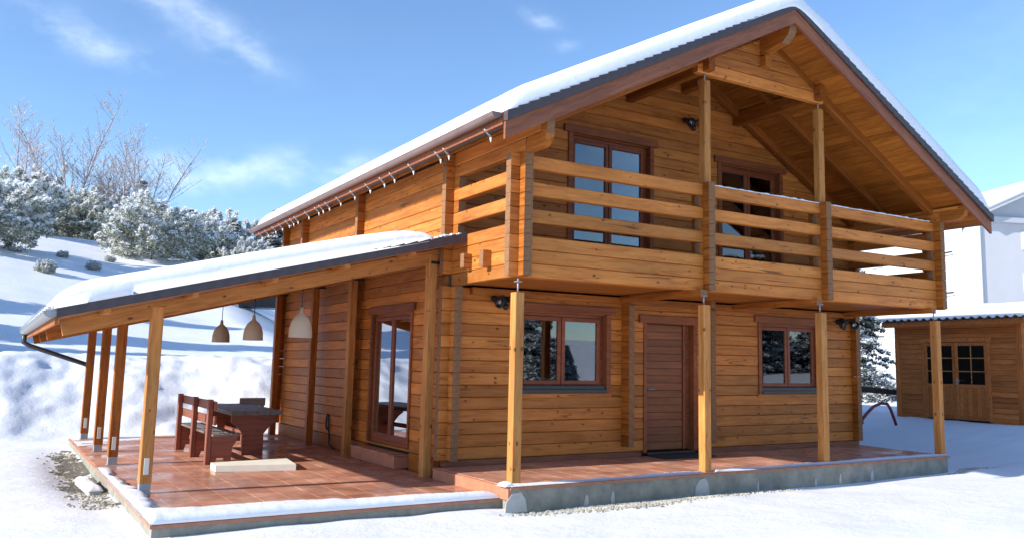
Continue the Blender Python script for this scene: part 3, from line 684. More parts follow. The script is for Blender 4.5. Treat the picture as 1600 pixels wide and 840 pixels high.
# snow on the main roof
nx, ny = 260, 150
nzr = fbm_grid(nx, ny, 40, 5, 3); nze = fbm_grid(nx, ny, 14, 4, 8, .65)
u = np.linspace(-EV-.02, EV+.02, nx); vv = np.r_[np.linspace(0, 1.2, 70), np.linspace(1.25, YE-YR, ny-70)]
U, V_ = np.meshgrid(u, vv, indexing='ij')
ev = fbm_grid(nx, 1, 22, 5, 91, .55)
dv = V_-np.clip(.002+.008*ev, -.01, 1); de = (EV+.02)-np.abs(U)-(.01+.03*nze[:, :])
Tn = np.where(U > 0, .25+.11*np.clip(U/.8, 0, 1), .25)*(1+.06*nzr)*edge(dv, .16)*edge(de, .30)
base = ZT-np.where(U < 0, SL_, SR_)*np.sqrt(U*U+.02)
zb_ = base-.012; zt_ = base+Tn+.004*(Tn > 0)-.02*(Tn <= 0)
sheet('roof_snow', U+XM, V_+YR-.03, zt_, zb_-.01, house, M['snow'])

# ------------------------------------------------------------------ lean-to canopy on the left
can = lab(empty('lean_to_canopy', (-2.2, 5.8, -.15)), 'open lean-to porch roof on wooden posts, snow covered, against the house side', 'canopy')
CX0, CX1, CY0, CY1 = -4.68, XL-.004, 1.60, 10.45
CZ0, CS = 1.955, .2575
def zc_(x): return CZ0+CS*(x-CX0)
FY = (2.24, 5.45, 7.55, 10.1)
for i, y in enumerate(FY):
    p = vpost('outer_post', -3.68, -3.545, y, y+.14, -.03, zc_(-3.6)-.21, M['post'] if i == 0 else M['beam'], can)
    wbuild(MB().bbox(-3.675, -3.55, y+.01, y+.13, -.15, -.028, .004).bbox(-3.69, -3.535, y-.004, y+.144, -.152, -.14, .002), 'post_shoe', M['steel'], p)
    wbuild(MB().bbox(-3.64, -3.585, y-.004, y+.004, .07, .26, .002), 'anchor_plate', M['foam'], p)
    q = vpost('inner_post', -.125, -.0, y, y+.14, -.15, zc_(-.06)-.21, M['post'] if i in (0,1) else M['beam'], can)
    wbuild(MB().bbox(-.10, .10, y-.008, y-.002, zc_(-.06)-.34, zc_(-.06)-.30, .002).tube([(-.09,y-.02,zc_(-.06)-.32),(-.09,y+.0,zc_(-.06)-.32)], .016, 8), 'angle_bracket', M['black'], q)
    a = (-4.60, y+.07, zc_(-4.60)-.135-.10); b = (XL-.01, y+.07, zc_(XL)-.135-.10)
    beam('rafter', a, b, .12, .19, M['post'] if i < 1 else M['beam'], can, .008)
for x in (-4.2, -3.3, -2.4, -1.5, -.6):
    beam('purlin', (x, CY0+.12, zc_(x)-.155), (x, CY1-.05, zc_(x)-.155), .07, .055, M['post'], can, .004)
nb = 33
for i in range(nb):
    x0 = CX0+.03+i*(CX1-CX0-.03)/nb; x1 = x0+(CX1-CX0-.03)/nb-.004
    vs = [(x, y, zc_(x)+dz) for x in (x0, x1) for y in (CY0+.03, CY1) for dz in (-.125, -.10)]
    ybuild(MB().add(vs, [(0,1,3,2),(4,6,7,5),(0,4,5,1),(2,3,7,6),(0,2,6,4),(1,5,7,3)]), 'roof_board', M['post'], can)
vs = [(x, y, zc_(x)+dz) for x in (CX0, CX1) for y in (CY0+.02, CY1+.02) for dz in (-.098, -.02)]
crf = wbuild(MB().add(vs, [(0,1,3,2),(4,6,7,5),(0,4,5,1),(2,3,7,6),(0,2,6,4),(1,5,7,3)]), 'roof_sheet', M['rooftile'], can)
nt_ = 26
for i in range(nt_):
    x0 = CX0-.01+i*(CX1-CX0)/nt_; x1 = x0+(CX1-CX0)/nt_+.02
    vs = [(x0,CY0,zc_(x0)-.13),(x0,CY0,zc_(x0)-.012),(x0,CY0+.45,zc_(x0)-.012),(x0,CY0+.45,zc_(x0)-.05),(x1,CY0,zc_(x1)-.13),(x1,CY0,zc_(x1)+.008),(x1,CY0+.45,zc_(x1)+.008),(x1,CY0+.45,zc_(x1)-.05)]
    vs = [(min(v[0], CX1), v[1]-.0009*i, v[2]) for v in vs]
    wbuild(MB().add(vs, [(0,1,2,3),(4,7,6,5),(0,4,5,1),(1,5,6,2),(2,6,7,3),(3,7,4,0)]), 'verge_tile', M['rooftile'], crf)
g = MB(); n = 9; gx, gz = CX0-.06, CZ0-.06
ring = [(gx+.075*math.cos(t), gz+.075*math.sin(t)) for t in [math.pi+math.pi*i/(n-1) for i in range(n)]]
ring2 = [(gx+.069*math.cos(t), gz+.069*math.sin(t)) for t in [math.pi+math.pi*i/(n-1) for i in range(n)]][::-1]
g.prism(ring+ring2, 'Y', CY0+.03, CY1+.05); g.prism(ring, 'Y', CY0+.024, CY0+.028)
cg = wbuild(g, 'gutter', M['greygutter'], can)
gs = MB(); gs.prism([(gx-.064, gz-.004), (gx+.064, gz-.004), (gx+.066, gz+.02), (gx+.03, gz+.045), (gx-.035, gz+.03)], 'Y', CY0+.06, CY1)
o = wbuild(gs, 'gutter_snow', M['snow'], cg)
for i in range(18):
    y = CY0+.15+i*.5
    wbuild(MB().bbox(gx-.079, gx+.079, y, y+.035, gz+.040, gz+.050, .002).bbox(gx-.083, gx-.078, y, y+.035, gz-.05, gz+.050, .002), 'gutter_strap', M['steel'], cg)
wbuild(MB().box(CX0-.02, CX0+.01, CY0+.05, CY1, CZ0-.20, CZ0-.06), 'eave_board', M['beam'], can)
wbuild(MB().tube([(gx, CY1-.16, gz-.05), (gx, CY1-.16, gz-.22), (gx+.10, CY1-.16, gz-.28), (-3.66, CY1-.14, gz-.62), (-3.61, CY1-.12, gz-.72), (-3.61, CY1-.12, -.2)], .045, 10), 'downpipe', M['pipe'], can)
nx, ny = 150, 170
nzr = fbm_grid(nx, ny, 30, 5, 21); nze = fbm_grid(nx, ny, 10, 4, 22, .65)
u = np.linspace(CX0-.06, -.30, nx); vv = np.r_[np.linspace(0, 1.0, 60), np.linspace(1.05, CY1-CY0, ny-60)]
U, V_ = np.meshgrid(u, vv, indexing='ij')
ev = fbm_grid(nx, 1, 22, 5, 92, .55)
dv = V_-np.clip(.002+.006*ev, -.01, 1); dl = U-(CX0-.05)-.03*nze; dr = (-.36+.12*nzr+.08*nze)-U
Tn = .22*(1+.05*nzr)*edge(dv, .20)*edge(dl, .42)*edge(dr, 1.0)
base = CZ0+CS*(U-CX0)
sheet('roof_snow', U, V_+CY0-.02, base+Tn+.014*(Tn > 0)-.03*(Tn <= 0), base-.025, can, M['snow'])
sc_ = MB()
for i in range(26):
    x = -.32+.42*random.random(); y = CY0+.03+.7*random.random()**2; s = .02+.035*random.random()
    sc_.bbox(x, x+s*2, y, y+s*1.6, zc_(x)+.004, zc_(x)+.012+s*.6, .008)
o = wbuild(sc_, 'snow_crumbs', M['snow'], can); o['kind'] = 'stuff'

def pnoise(X, Y, s, seed, octs=4, rough=.5):
    """value noise at world positions"""
    r = np.random.default_rng(seed); g = r.random((256, 256))*2-1; out = 0; amp = 1; tot = 0
    for o in range(octs):
        u = X/s*(2**o)+o*17.3+500; v = Y/s*(2**o)+o*9.1+500; i = np.floor(u).astype(int); j = np.floor(v).astype(int); fu = u-i; fv = v-j
        fu = fu*fu*(3-2*fu); fv = fv*fv*(3-2*fv); i0, i1, j0, j1 = i % 256, (i+1) % 256, j % 256, (j+1) % 256
        out = out+amp*((g[i0,j0]*(1-fu)+g[i1,j0]*fu)*(1-fv)+(g[i0,j1]*(1-fu)+g[i1,j1]*fu)*fv); tot += amp; amp *= rough
    return out/tot
# ------------------------------------------------------------------ terraces
def terrace(name, label, x0, x1, y0, y1, zt, zb, tile, keep_edge=.0):
    t = wbuild(MB().prism([(x0,y0),(x1[0],y0),(x1[1],y1),(x0,y1)], 'Z', zb-.35, zt-.045), name, M['concrete'], None)
    t['kind'] = 'structure'; t['label'] = label
    wbuild(MB().prism([(x0-.02,y0-.025),(x1[0]+.02,y0-.025),(x1[1]+.02,y1),(x0-.02,y1)], 'Z', zt-.044, zt-.012), 'tile_bed', M['grout'], t)
    return t
def tiles(t, x0, x1f, y0, y1, zt, s, maxn=300):
    cells = []
    nx_ = int((x1f(y0)-x0)/s)+1; ny_ = int((y1-y0)/s)+1
    for i in range(nx_):
        for j in range(ny_):
            a, b = x0+i*s, y0+j*s; a1, b1 = min(a+s, x1f(b)), min(b+s, y1)
            if a1-a > .04 and b1-b > .04: cells.append((a, a1, b, b1))
    cells.sort(key=lambda c: (c[0]+5.2)**2+(c[2]+9)**2)
    me0 = MB().bbox(-s/2+.002, s/2-.002, -s/2+.002, s/2-.002, -.011, 0, .003).mesh('tile', [M['tile']])
    rest = MB()
    for n_, (a, a1, b, b1) in enumerate(cells):
        dz = random.uniform(-.0015, .0015)
        if n_ >= maxn: rest.bbox(a+.002, a1-.002, b+.002, b1-.002, zt-.011, zt+dz, .003); continue
        if abs(a1-a-s) < 1e-4 and abs(b1-b-s) < 1e-4:
            o = bpy.data.objects.new('tile', me0); reg(o, t, Matrix.Translation(((a+a1)/2, (b+b1)/2, zt+dz)))
        else: wbuild(MB().bbox(a+.002, a1-.002, b+.002, b1-.002, zt-.011, zt+dz, .003), 'tile', M['tile'], t)
    if rest.v: o = wbuild(rest, 'tile_field', M['tile'], t); o['kind'] = 'stuff'
ft = terrace('front_terrace', 'low concrete terrace with terracotta tiles before the entrance door', -.02, (8.50, 8.90), -.03, YF+.06, 0, -.25, .31)
tiles(ft, -.03, lambda y: 8.51+.19*max(0, y+.03), -.045, YF, 0, .32)
ZS = -.15
st = terrace('side_terrace', 'tiled terrace under the lean-to canopy left of the house', -3.82, (.07, .07), .20, 10.6, ZS, -.27, .31)
tiles(st, -3.83, lambda y: -.03 if y < 2.0 else .12, .185, 10.6, ZS, .32)
wbuild(MB().box(-.06, -.022, -.03, YF, -.16, -.014), 'step_riser', M['riser'], ft)
sb = wbuild(MB().bbox(-.12, .12, 3.28, 5.12, ZS+.002, .03, .006), 'door_step', M['riser'], st)
wbuild(MB().bbox(-.135, .12, 3.26, 5.14, .032, .05, .004), 'step_tile', M['tile'], sb)
for x, h, w in ((.05,.20,.30), (1.05,.11,.07), (1.45,.13,.06), (2.95,.20,.26), (4.0,.1,.04), (5.2,.09,.04), (5.75,.12,.05), (6.5,.13,.08)):
    p = [(x-w/2, -.30), (x+w/2, -.30), (x+w*.42, -.30+h*.7), (x+w*.2, -.27+h), (x-w*.2, -.29+h), (x-w*.45, -.30+h*.6)]
    wbuild(MB().prism(p, 'Y', -.0375, -.029), 'plaster_patch', M['plaster'], ft)
# snow left on the terrace edges
def strip(name, parent, X, Y, T_, zbase, mat):
    return sheet(name, X, Y, zbase+T_, np.full_like(T_, zbase-.003), parent, mat)
nx, ny = 260, 26; U, V_ = np.meshgrid(np.linspace(-3.84, -.05, nx), np.linspace(.17, 1.0, ny), indexing='ij')
nA = fbm_grid(nx, ny, 40, 5, 31, .6); lim = .17+.62-.42*np.clip((U+3.8)/3.8, 0, 1)+.05*fbm_grid(nx, 1, 18, 4, 5)
Tn = .075*(1+.3*nA)*edge(lim-V_, .16)*edge(V_-.165, .05)*edge(U+3.84, .05)*edge(-.05-U, .3)
strip('terrace_snow', st, U, V_, Tn-.004*(Tn < .004), ZS, M['snow'])
nx, ny = 14, 220; U, V_ = np.meshgrid(np.linspace(-3.85, -3.45, nx), np.linspace(.7, 5.2, ny), indexing='ij')
nA = fbm_grid(nx, ny, 20, 4, 33, .6); Tn = .05*(1+.5*nA)*edge(-3.66+.10*fbm_grid(1, ny, 14, 4, 9)-U-.02*np.clip(V_-2,0,9), .10)*edge(5.2-V_, 1.5)*edge(U+3.85, .03)
strip('terrace_snow', st, U, V_, Tn-.004*(Tn < .004), ZS, M['snow'])
nx, ny = 90, 70; U, V_ = np.meshgrid(np.linspace(-3.8, -2.45, nx), np.linspace(7.6, 10.58, ny), indexing='ij')
cov = pnoise(U*.5, V_, .5, 88, 4, .6)+.7*np.clip((V_-9.0)/1.4, -1, 1)-.25-.12*np.clip(U+3.2, 0, 3)
Tn = np.clip(cov, 0, 1)*.02; strip('terrace_snow', st, U, V_, np.where(Tn > .001, Tn, -.006), ZS, M['snow'])
nx, ny = 420, 16; U, V_ = np.meshgrid(np.linspace(-.03, 8.48, nx), np.linspace(-.05, .35, ny), indexing='ij')
nB = fbm_grid(nx, 1, 30, 6, 41, .65); lim = .02+.09*np.clip(U/8.5, 0, 1)**.5+.07*nB+.05*np.clip((U-4.5)/4, 0, 1)
lim = lim-.5*((U > 2.94) & (U < 3.2))
Tn = .026*(1+.5*nB)*edge(lim-V_, .08)*edge(V_+.05, .02)
strip('terrace_snow', ft, U, V_, Tn-.004*(Tn < .003), 0, M['snow'])
nx, ny = 24, 16; U, V_ = np.meshgrid(np.linspace(-.10, .10, nx), np.linspace(-.04, .16, ny), indexing='ij')
Tn = .05*edge(.095-np.hypot(U+.03, (V_-.05)*.9), .09); strip('terrace_snow', ft, U-.02, V_, Tn-.004*(Tn < .003), 0, M['snow'])

# ------------------------------------------------------------------ snowy ground
def smooth(a, b, x): t = np.clip((x-a)/(b-a), 0, 1); return t*t*(3-2*t)
def axis(lo, f0, f1, hi, step, g=1.09):
    c = list(np.arange(f0, f1, step)); x = f0; s = step; L = []
    while x > lo: s *= g; x -= s; L.append(x)
    x = f1; s = step; Rr = []
    while x < hi: s *= g; x += s; Rr.append(x)
    return np.array(L[::-1]+c+Rr)
def terr_base(x, y):
    """large shape of the land"""
    d = np.hypot(x+5.2, y+9.0)
    bank = smooth(11.6, 15.5, y+.10*(x+4)+.18*np.sin(x*.9)+.15*np.sin(x*2.3+1)) * (1-smooth(3.5, 9, x))
    z = -.27 + 1.75*bank
    up = np.clip(y-16-.0*x, 0, None)
    hill = 8.0*smooth(18, 62, y+.35*np.abs(np.clip(x, None, 0))) + .03*np.clip(y-62, 0, 240)
    z = z + hill*(1-.35*smooth(9, 30, x))
    left = 1.2*smooth(8, 16, -x-4+.12*np.abs(y))*(1-smooth(3, 11, y))
    z = z + left*.5
    right = .55*smooth(9.5, 13.5, x) + 1.1*smooth(16, 45, x)
    z = z + right*(1-smooth(14, 30, y)*.3)
    z = z + 11*smooth(70, 380, np.hypot(x-5, y))*(1-smooth(-120, -20, y))  # unseen rise behind the camera, added to cover yellowish horizon in window reflections
    return z
gxs = axis(-900, -11, 14, 1400, .10, 1.10); gys = axis(-900, -8.0, 19, 1400, .10, 1.10)
GX, GY = np.meshgrid(gxs, gys, indexing='ij'); nx, ny = GX.shape
GZ = terr_base(GX, GY)
ds = np.maximum(np.gradient(gxs)[:,None], np.gradient(gys)[None,:])
near = np.clip(.25/ds, 0, 1)
bankm = smooth(11.2, 13.0, GY+.10*(GX+4))*(1-smooth(15.5, 18.5, GY))*(1-smooth(5, 9, GX))
GZ += .040*pnoise(GX, GY, 2.6, 1, 3) + .020*pnoise(GX+.5*GY, GY*2.4, .8, 2, 4, .6)*near
GZ += bankm*(.26*pnoise(GX+.3*GY, GY, 2.3, 3, 5, .62)+.10*pnoise(GX-.4*GY, GY*1.3, .55, 14, 3, .6))
GZ += smooth(18, 30, GY)*(.35*pnoise(GX, GY*1.8, 7, 5, 3) )
GZ += .11*np.exp(-((GX-9.9)**2/.5+(GY+.7)**2/.25)) + .05*np.exp(-((GX-8.9)**2/.1+(GY+.35)**2/.05))
# along the plinths the snow has melted back: front gap with stones, bare patch on the left
ff = np.exp(-((GY+.13)/.16)**2)*smooth(-.4, .2, GX)*(1-smooth(8.3, 8.8, GX)); GZ -= ff*.05
sfront = smooth(-.25, -.05, -np.abs(GY-.12)*1)*(GX < 0)*(GX > -3.9)
GZ += .045*np.exp(-((GY-.02)/.25)**2)*smooth(-3.3, -2.2, GX)*(1-smooth(-.6, .2, GX))*(.6+.6*pnoise(GX, GY*0, .7, 12, 3))
bare = np.exp(-(((GX+4.05)/.36)**2+((GY-5.6)/3.2)**2)*1.2); GZ -= .13*bare
inside = (GX > -3.7) & (GX < 8.4) & (GY > .35) & (GY < 10.4); GZ[inside] = np.minimum(GZ[inside], -.42)
V = np.stack([GX, GY, GZ], -1).reshape(-1, 3); idx = np.arange(nx*ny).reshape(nx, ny)
F = np.stack([idx[:-1,:-1].ravel(), idx[1:,:-1].ravel(), idx[1:,1:].ravel(), idx[:-1,1:].ravel()], -1)
g = bpy.data.objects.new('snowy_ground', arr_mesh('snowy_ground', V, F, [M['groundsnow']], smooth=True)); reg(g, None, Matrix.Identity(4)); g['kind'] = 'structure'
def gz(x, y):
    i = min(max(int(np.searchsorted(gxs, x))-1, 0), len(gxs)-2); j = min(max(int(np.searchsorted(gys, y))-1, 0), len(gys)-2)
    fu = (x-gxs[i])/(gxs[i+1]-gxs[i]); fv = (y-gys[j])/(gys[j+1]-gys[j])
    return float((GZ[i,j]*(1-fu)+GZ[i+1,j]*fu)*(1-fv)+(GZ[i,j+1]*(1-fu)+GZ[i+1,j+1]*fu)*fv)
# bare soil showing in the patch, and loose stones
nx2, ny2 = 40, 110; U, V_ = np.meshgrid(np.linspace(-5.0, -3.80, nx2), np.linspace(1.6, 9.6, ny2), indexing='ij')
zs = np.vectorize(gz)(U, V_); nn = pnoise(U, V_, .5, 77, 4, .65)
rad = 1-(((U+3.93)/.36)**2+((V_-5.9)/3.1)**2); zz_ = zs+np.clip((rad+nn*1.9-.30+.5*pnoise(U, V_, .17, 78, 2))*.06, -.05, .018)
me = arr_mesh('bare_soil', np.stack([U,V_,zz_],-1).reshape(-1,3), np.stack([np.arange(nx2*ny2).reshape(nx2,ny2)[a].ravel() for a in ((slice(None,-1),slice(None,-1)),(slice(1,None),slice(None,-1)),(slice(1,None),slice(1,None)),(slice(None,-1),slice(1,None)))], -1), [M['earth']], smooth=True)
o = bpy.data.objects.new('bare_soil', me); reg(o, None, Matrix.Identity(4)); o['kind'] = 'structure'
ico_v = np.array([(0,0,1),(.9,0,.3),(.28,.86,.3),(-.73,.53,.3),(-.73,-.53,.3),(.28,-.86,.3),(.6,.4,-.5),(-.5,.5,-.5),(-.3,-.6,-.5),(.6,-.5,-.5)])
ico_f = [(0,1,2),(0,2,3),(0,3,4),(0,4,5),(0,5,1),(1,6,2),(2,7,3),(3,7,8),(3,8,4),(4,8,5),(5,9,1),(1,9,6),(2,6,7),(8,9,5)]
def stones(name, pts, label):
    Vs = []; Fs = []
    for (x, y, s) in pts:
        b = len(Vs)*10; a = random.random()*6.3; ca, sa = math.cos(a), math.sin(a)
        v = ico_v*np.array([s*(.7+.6*random.random()), s*(.7+.6*random.random()), s*.6])*(1+.25*(rng.random((10,1))-.5))
        v = np.stack([v[:,0]*ca-v[:,1]*sa, v[:,0]*sa+v[:,1]*ca, v[:,2]], -1)+np.array([x, y, gz(x, y)+s*.22]); Vs.append(v); Fs += [[i+b for i in f] for f in ico_f]
    o = bpy.data.objects.new(name, arr_mesh(name, np.concatenate(Vs), np.array(Fs), [M['stone']])); reg(o, None, Matrix.Identity(4)); o['kind'] = 'stuff'; o['label'] = label; o['category'] = 'gravel'
pts = []
for i in range(2600):
    x = random.gauss(1.7, 1.5); y = -.06-abs(random.gauss(0, .16))
    if .0 < x < 4.6 and y > -.6: pts.append((x, y, random.uniform(.010, .030)))
for i in range(900):
    cx, cy = random.choice([(1.0,-.42),(1.5,-.5),(1.95,-.45),(2.4,-.38),(.5,-.3),(8.9,-.2)]); pts.append((random.gauss(cx, .26), random.gauss(cy, .07), random.uniform(.010, .030)))
stones('gravel', pts, 'pale gravel along the foot of the front terrace')
pts = [(random.gauss(-3.98, .15), random.uniform(2.2, 9.2), random.uniform(.010, .032)) for _ in range(1300)]
pts = [p for p in pts if p[0] < -3.87]
stones('gravel', pts, 'dark gravel on the bare patch left of the side terrace')
b = MB().bbox(-.08, .08, -.62, .62, 0, .07, .02).build('kerb_block', M['plaster'], None, (-4.0, 4.4, gz(-4.0, 4.4)+.03), R(3)); lab(b, 'snow capped concrete kerb block lying beside the side terrace', 'kerb block')
U, V_ = np.meshgrid(np.linspace(-.09, .09, 14), np.linspace(-.63, .63, 80), indexing='ij'); Tn = .06*edge(.09-np.abs(U), .07)*edge(.63-np.abs(V_), .12)*(1+.4*fbm_grid(14, 80, 12, 3, 55))
sn = sheet('snow_cap', U, V_, .068+Tn, np.full_like(U, .064), None, M['snow']); sn.parent = b

def pol(az, d): return (-5.238+math.sin(R(az))*d, -9.037+math.cos(R(az))*d)
# ------------------------------------------------------------------ terrace furniture
tb = lab(empty('garden_table', (-1.45, 6.2, ZS), R(-1)), 'heavy dark red wooden table with shaped end panels on the side terrace', 'table')
LT = 2.05
def loc(o, M_): return WM[o] @ Matrix.Translation(M_)
def fb(parent, nm, x0, x1, y0, y1, z0, z1, mat, root=None, b=.008):
    root = root or parent; c = ((x0+x1)/2, (y0+y1)/2, (z0+z1)/2); dx, dy, dz = x1-x0, y1-y0, z1-z0
    if dy >= dx and dy >= dz: me = log_mesh(dy, dx, dz, b, [mat]); Rt = Matrix.Rotation(R(90), 4, 'Z')
    elif dz >= dx: me = log_mesh(dz, dy, dx, b, [mat]); Rt = Matrix.Rotation(R(-90), 4, 'Y')
    else: me = log_mesh(dx, dy, dz, b, [mat]); Rt = Matrix.Identity(4)
    return reg(bpy.data.objects.new(nm, me), parent, WM[root] @ Matrix.Translation(c) @ Rt)
top = fb(tb, 'tabletop', -.41, .41, -.28, LT+.35, .66, .685, M['furntop'], b=.004)
for i in range(4): fb(top, 'plank', -.42+i*.21, -.42+i*.21+.204, -.3, LT+.37, .687, .732, M['furntop'], root=tb)
def endpanel(parent, y, w0, w1, z1, nm='end_panel', th=.055, foot=True):
    p = [(-w1/2, z1), (w1/2, z1), (w1/2, z1-.12), (w1*.36, z1-.20), (w0/2, z1*.52), (w0/2, 0), (-w0/2, 0), (-w0/2, z1*.52), (-w1*.36, z1-.20), (-w1/2, z1-.12)]
    return MB().prism(p, 'Y', y, y+th).build(nm, M['furn'], parent, M=WM[parent].copy())
endpanel(tb, -.06, .34, .72, .66); endpanel(tb, LT, .34, .72, .66)
fb(tb, 'stretcher', -.04, .04, 0, LT, .28, .36, M['furn'])
# bench with a slatted back, seen from behind
bn = lab(empty('garden_bench', (-2.40, 4.95, ZS)), 'dark red wooden bench with slatted back, left of the garden table', 'bench')
BL = 2.55
for i in range(3): fb(bn, 'seat_plank', .04+i*.13, .04+i*.13+.124, -.12, BL+.12, .415, .45, M['furntop'])
for z in (.60, .82): fb(bn, 'back_slat', .048, .078, -.10, BL+.10, z-.02, z+.115, M['furn'])
for y in (0, 1.15, BL-.08):
    fb(bn, 'leg', -.03, .045, y, y+.10, 0, .96, M['furn'])
    p = [(.05, .41), (.42, .41), (.42, .34), (.36, .25), (.345, 0), (.27, 0), (.24, .09), (.14, .09), (.11, 0), (.05, 0)]
    MB().prism(p, 'Y', y+.02, y+.075).build('end_panel', M['furn'], bn, M=WM[bn].copy())
fb(bn, 'stretcher', .18, .24, .08, BL-.1, .18, .26, M['furn'])
# second bench at the far end, only its back rises over the table
M['greywood'] = wood('silvery bench wood', (.52,.50,.49), (.42,.40,.39), (.28,.26,.25), knots=.3, cracks=.4, var=.1, rough=.7)
b2 = lab(empty('garden_bench', (-1.14, 8.45, ZS)), 'weathered grey bench back rising behind the far end of the garden table', 'bench')
fb(b2, 'back_slat', -.02, .46, -.0, .03, .69, .84, M['greywood'])
for x in (.05, .38): fb(b2, 'leg', x, x+.07, .032, .09, 0, .83, M['furn'])
fb(b2, 'seat_plank', -.02, .46, .09, .46, .41, .45, M['furntop'])
for x in (.05, .38): fb(b2, 'leg', x, x+.07, .38, .44, 0, .408, M['furn'])
# pale board lying on the tiles
bd = MB().prism([(-.56,.28),(.56,.46),(.50,-.38),(-.56,-.17)], 'Z', 0, .085).build('insulation_board', M['foam'], None, (-1.90, 4.15, ZS+.001), R(-3)); lab(bd, 'pale yellowish board lying flat on the terrace tiles before the bench', 'board')
# wicker pendant lamps
lamps = []
for i, (y, lb) in enumerate(((7.42, 'farthest wicker pendant lamp, over the far end of the bench'), (5.12, 'middle wicker pendant lamp hanging over the garden table'), (2.60, 'nearest wicker pendant lamp, hanging in front of the log wall'))):
    zt = zc_(-1.8)-.16
    if i == 0:
        L0 = lab(empty('pendant_lamp', (-1.8, y, 1.72)), lb, 'lamp', 'wicker lamps under the canopy')
        MB().lathe([(.150,0),(.152,.02),(.146,.12),(.128,.20),(.092,.265),(.05,.305),(.028,.325),(.022,.40),(.016,.40),(.022,.32),(.045,.298),(.088,.258),(.122,.195),(.139,.12),(.145,.02),(.150,0)], 24).build('lamp_shade', M['wicker'], L0, (-1.8, y, 1.72))
        MB().tube([(0,0,.38),(.004,0,.60),(0,0,zt-1.72)], .006, 6).build('cord', M['black'], L0, (-1.8, y, 1.72))
        MB().lathe([(.0,.22),(.03,.20),(.034,.16),(.02,.11),(0,.10)], 12).build('bulb', M['white'], L0, (-1.8, y, 1.72))
        lamps.append(L0)
    else:
        r = L0.copy(); COL.objects.link(r); r.location = (-1.8, y, 1.72); r['label'] = lb
        for c in L0.children:
            q = c.copy(); COL.objects.link(q); q.parent = r
# cable loop and socket on the log wall
cb_ = MB(); pts = [(XL-.03, 7.02+.07*math.sin(t), .30+.14*math.cos(t)) for t in [i*.45 for i in range(15)]]
cb_.tube(pts+[(XL-.03, 6.9, .08), (XL-.06, 6.8, -.08), (XL-.05, 6.55, -.14)], .014, 6)
lab(wbuild(cb_, 'cable', M['black'], None), 'black cable coiled on the lower log wall near the terrace floor', 'cable')
lab(wbuild(MB().bbox(XL-.05, XL-.002, 2.72, 2.82, .28, .36, .008).bbox(XL-.062, XL-.05, 2.735, 2.805, .295, .345, .004), 'wall_socket', M['black'], None), 'small dark outdoor socket on the log wall beside the glass door', 'socket')
# floodlights
def flood(x, y, z, lb):
    k = 1.3
    f = lab(empty('floodlight', (x, y, z)), lb, 'floodlight', 'twin floodlights on the front walls')
    MB().lathe([(0,0),(.055,0),(.055,.03),(0,.03)], 14).build('mount', M['black'], f, M=at(x,y,z) @ Matrix.Rotation(R(90), 4, 'X'))
    for s in (-1, 1):
        MB().tube([(0,-.03,0),(s*.05,-.09,.02),(s*.11,-.12,.0),(s*.13,-.12,-.04)], .012, 6).build('arm', M['black'], f, M=at(x,y,z))
        hd = at(x+s*.13, y-.13, z-.05) @ Matrix.Rotation(R(-60), 4, 'X') @ Matrix.Rotation(R(20*s), 4, 'Y')
        h = MB().lathe([(0,.11),(.028,.11),(.036,.08),(.038,.04),(.062,.0),(.064,-.03),(.058,-.03),(.055,0),(0,.0)], 16).build('head', M['black'], f, M=hd)
        MB().lathe([(0,-.018),(.054,-.018),(.054,-.012),(0,-.012)], 16).build('lens', M['glass'], h, M=hd)
    MB().lathe([(0,.0),(.03,.0),(.034,-.04),(.02,-.065),(0,-.07)], 12).build('sensor', M['black'], f, M=at(x,y-.05,z-.06))
    f.scale = (k, k, k)
    return f
flood(.98, YF-.002, 2.36, 'black twin floodlight under the balcony beside the left front post')
flood(8.42, YF-.002, 2.33, 'black twin floodlight under the balcony near the right front corner')
flood(4.62, YF-.002, 5.62, 'black twin floodlight high on the balcony wall under the gable')
lab(wbuild(MB().bbox(3.62, 4.66, 1.50, 1.98, .002, .018, .006), 'doormat', plain('doormat fibre', (.045,.04,.036), (.02,.018,.016), scale=60, rough=1, bump=.6), None), 'dark doormat on the tiles before the entrance door', 'doormat')
lab(wbuild(MB().lathe([(0,0),(.05,0),(.06,.13),(.054,.13),(.045,.01),(0,.01)], 18, (1.93, YF+.26, 1.08)), 'flower_pot', M['white'], None), 'small white pot standing inside the ground floor window', 'pot')
wbuild(MB().bbox(W1[0], W1[1], YF+.17, YF+.36, 1.045, 1.078, .004), 'inner_sill', M['casing'], w1)
o = wbuild(MB().bbox(-.05, .25, -.03, -.026, -.02, .0, .001), 'edge_tile', M['riser'], ft)

# ------------------------------------------------------------------ garden shed (faces the house)
SX, SY0, SY1 = 14.0, 1.72, 4.82; SZ = .28
shed = lab(empty('garden_shed', (SX+1.3, (SY0+SY1)/2, SZ)), 'small wooden garden shed with double glazed doors and snow on its corrugated roof', 'shed')
wbuild(MB().box(SX+.03, SX+2.6, SY0+.03, SY1-.03, SZ-.4, SZ+2.28), 'body', M['dark'], shed)
DY0, DY1 = 2.46, 4.06
nr = 19; hh = 2.32/nr
for k in range(nr):
    z = SZ-.04+k*hh
    segs = [(SY0-.08, SY1+.08)] if z > SZ+1.86 else [(SY0-.08, DY0-.07), (DY1+.07, SY1+.08)]
    for a, b in segs: timber('board', log_mesh(b-a, .045, hh-.003, .008, [M['shedwood']]), shed, (SX, (a+b)/2, z+hh/2), 'Y')
    timber('board', log_mesh(2.6, .045, hh-.003, .008, [M['shedwood']]), shed, (SX+1.3, SY0, z+hh/2), 'X')
    timber('board', log_mesh(2.6, .045, hh-.003, .008, [M['shedwood']]), shed, (SX+1.3, SY1, z+hh/2), 'X')
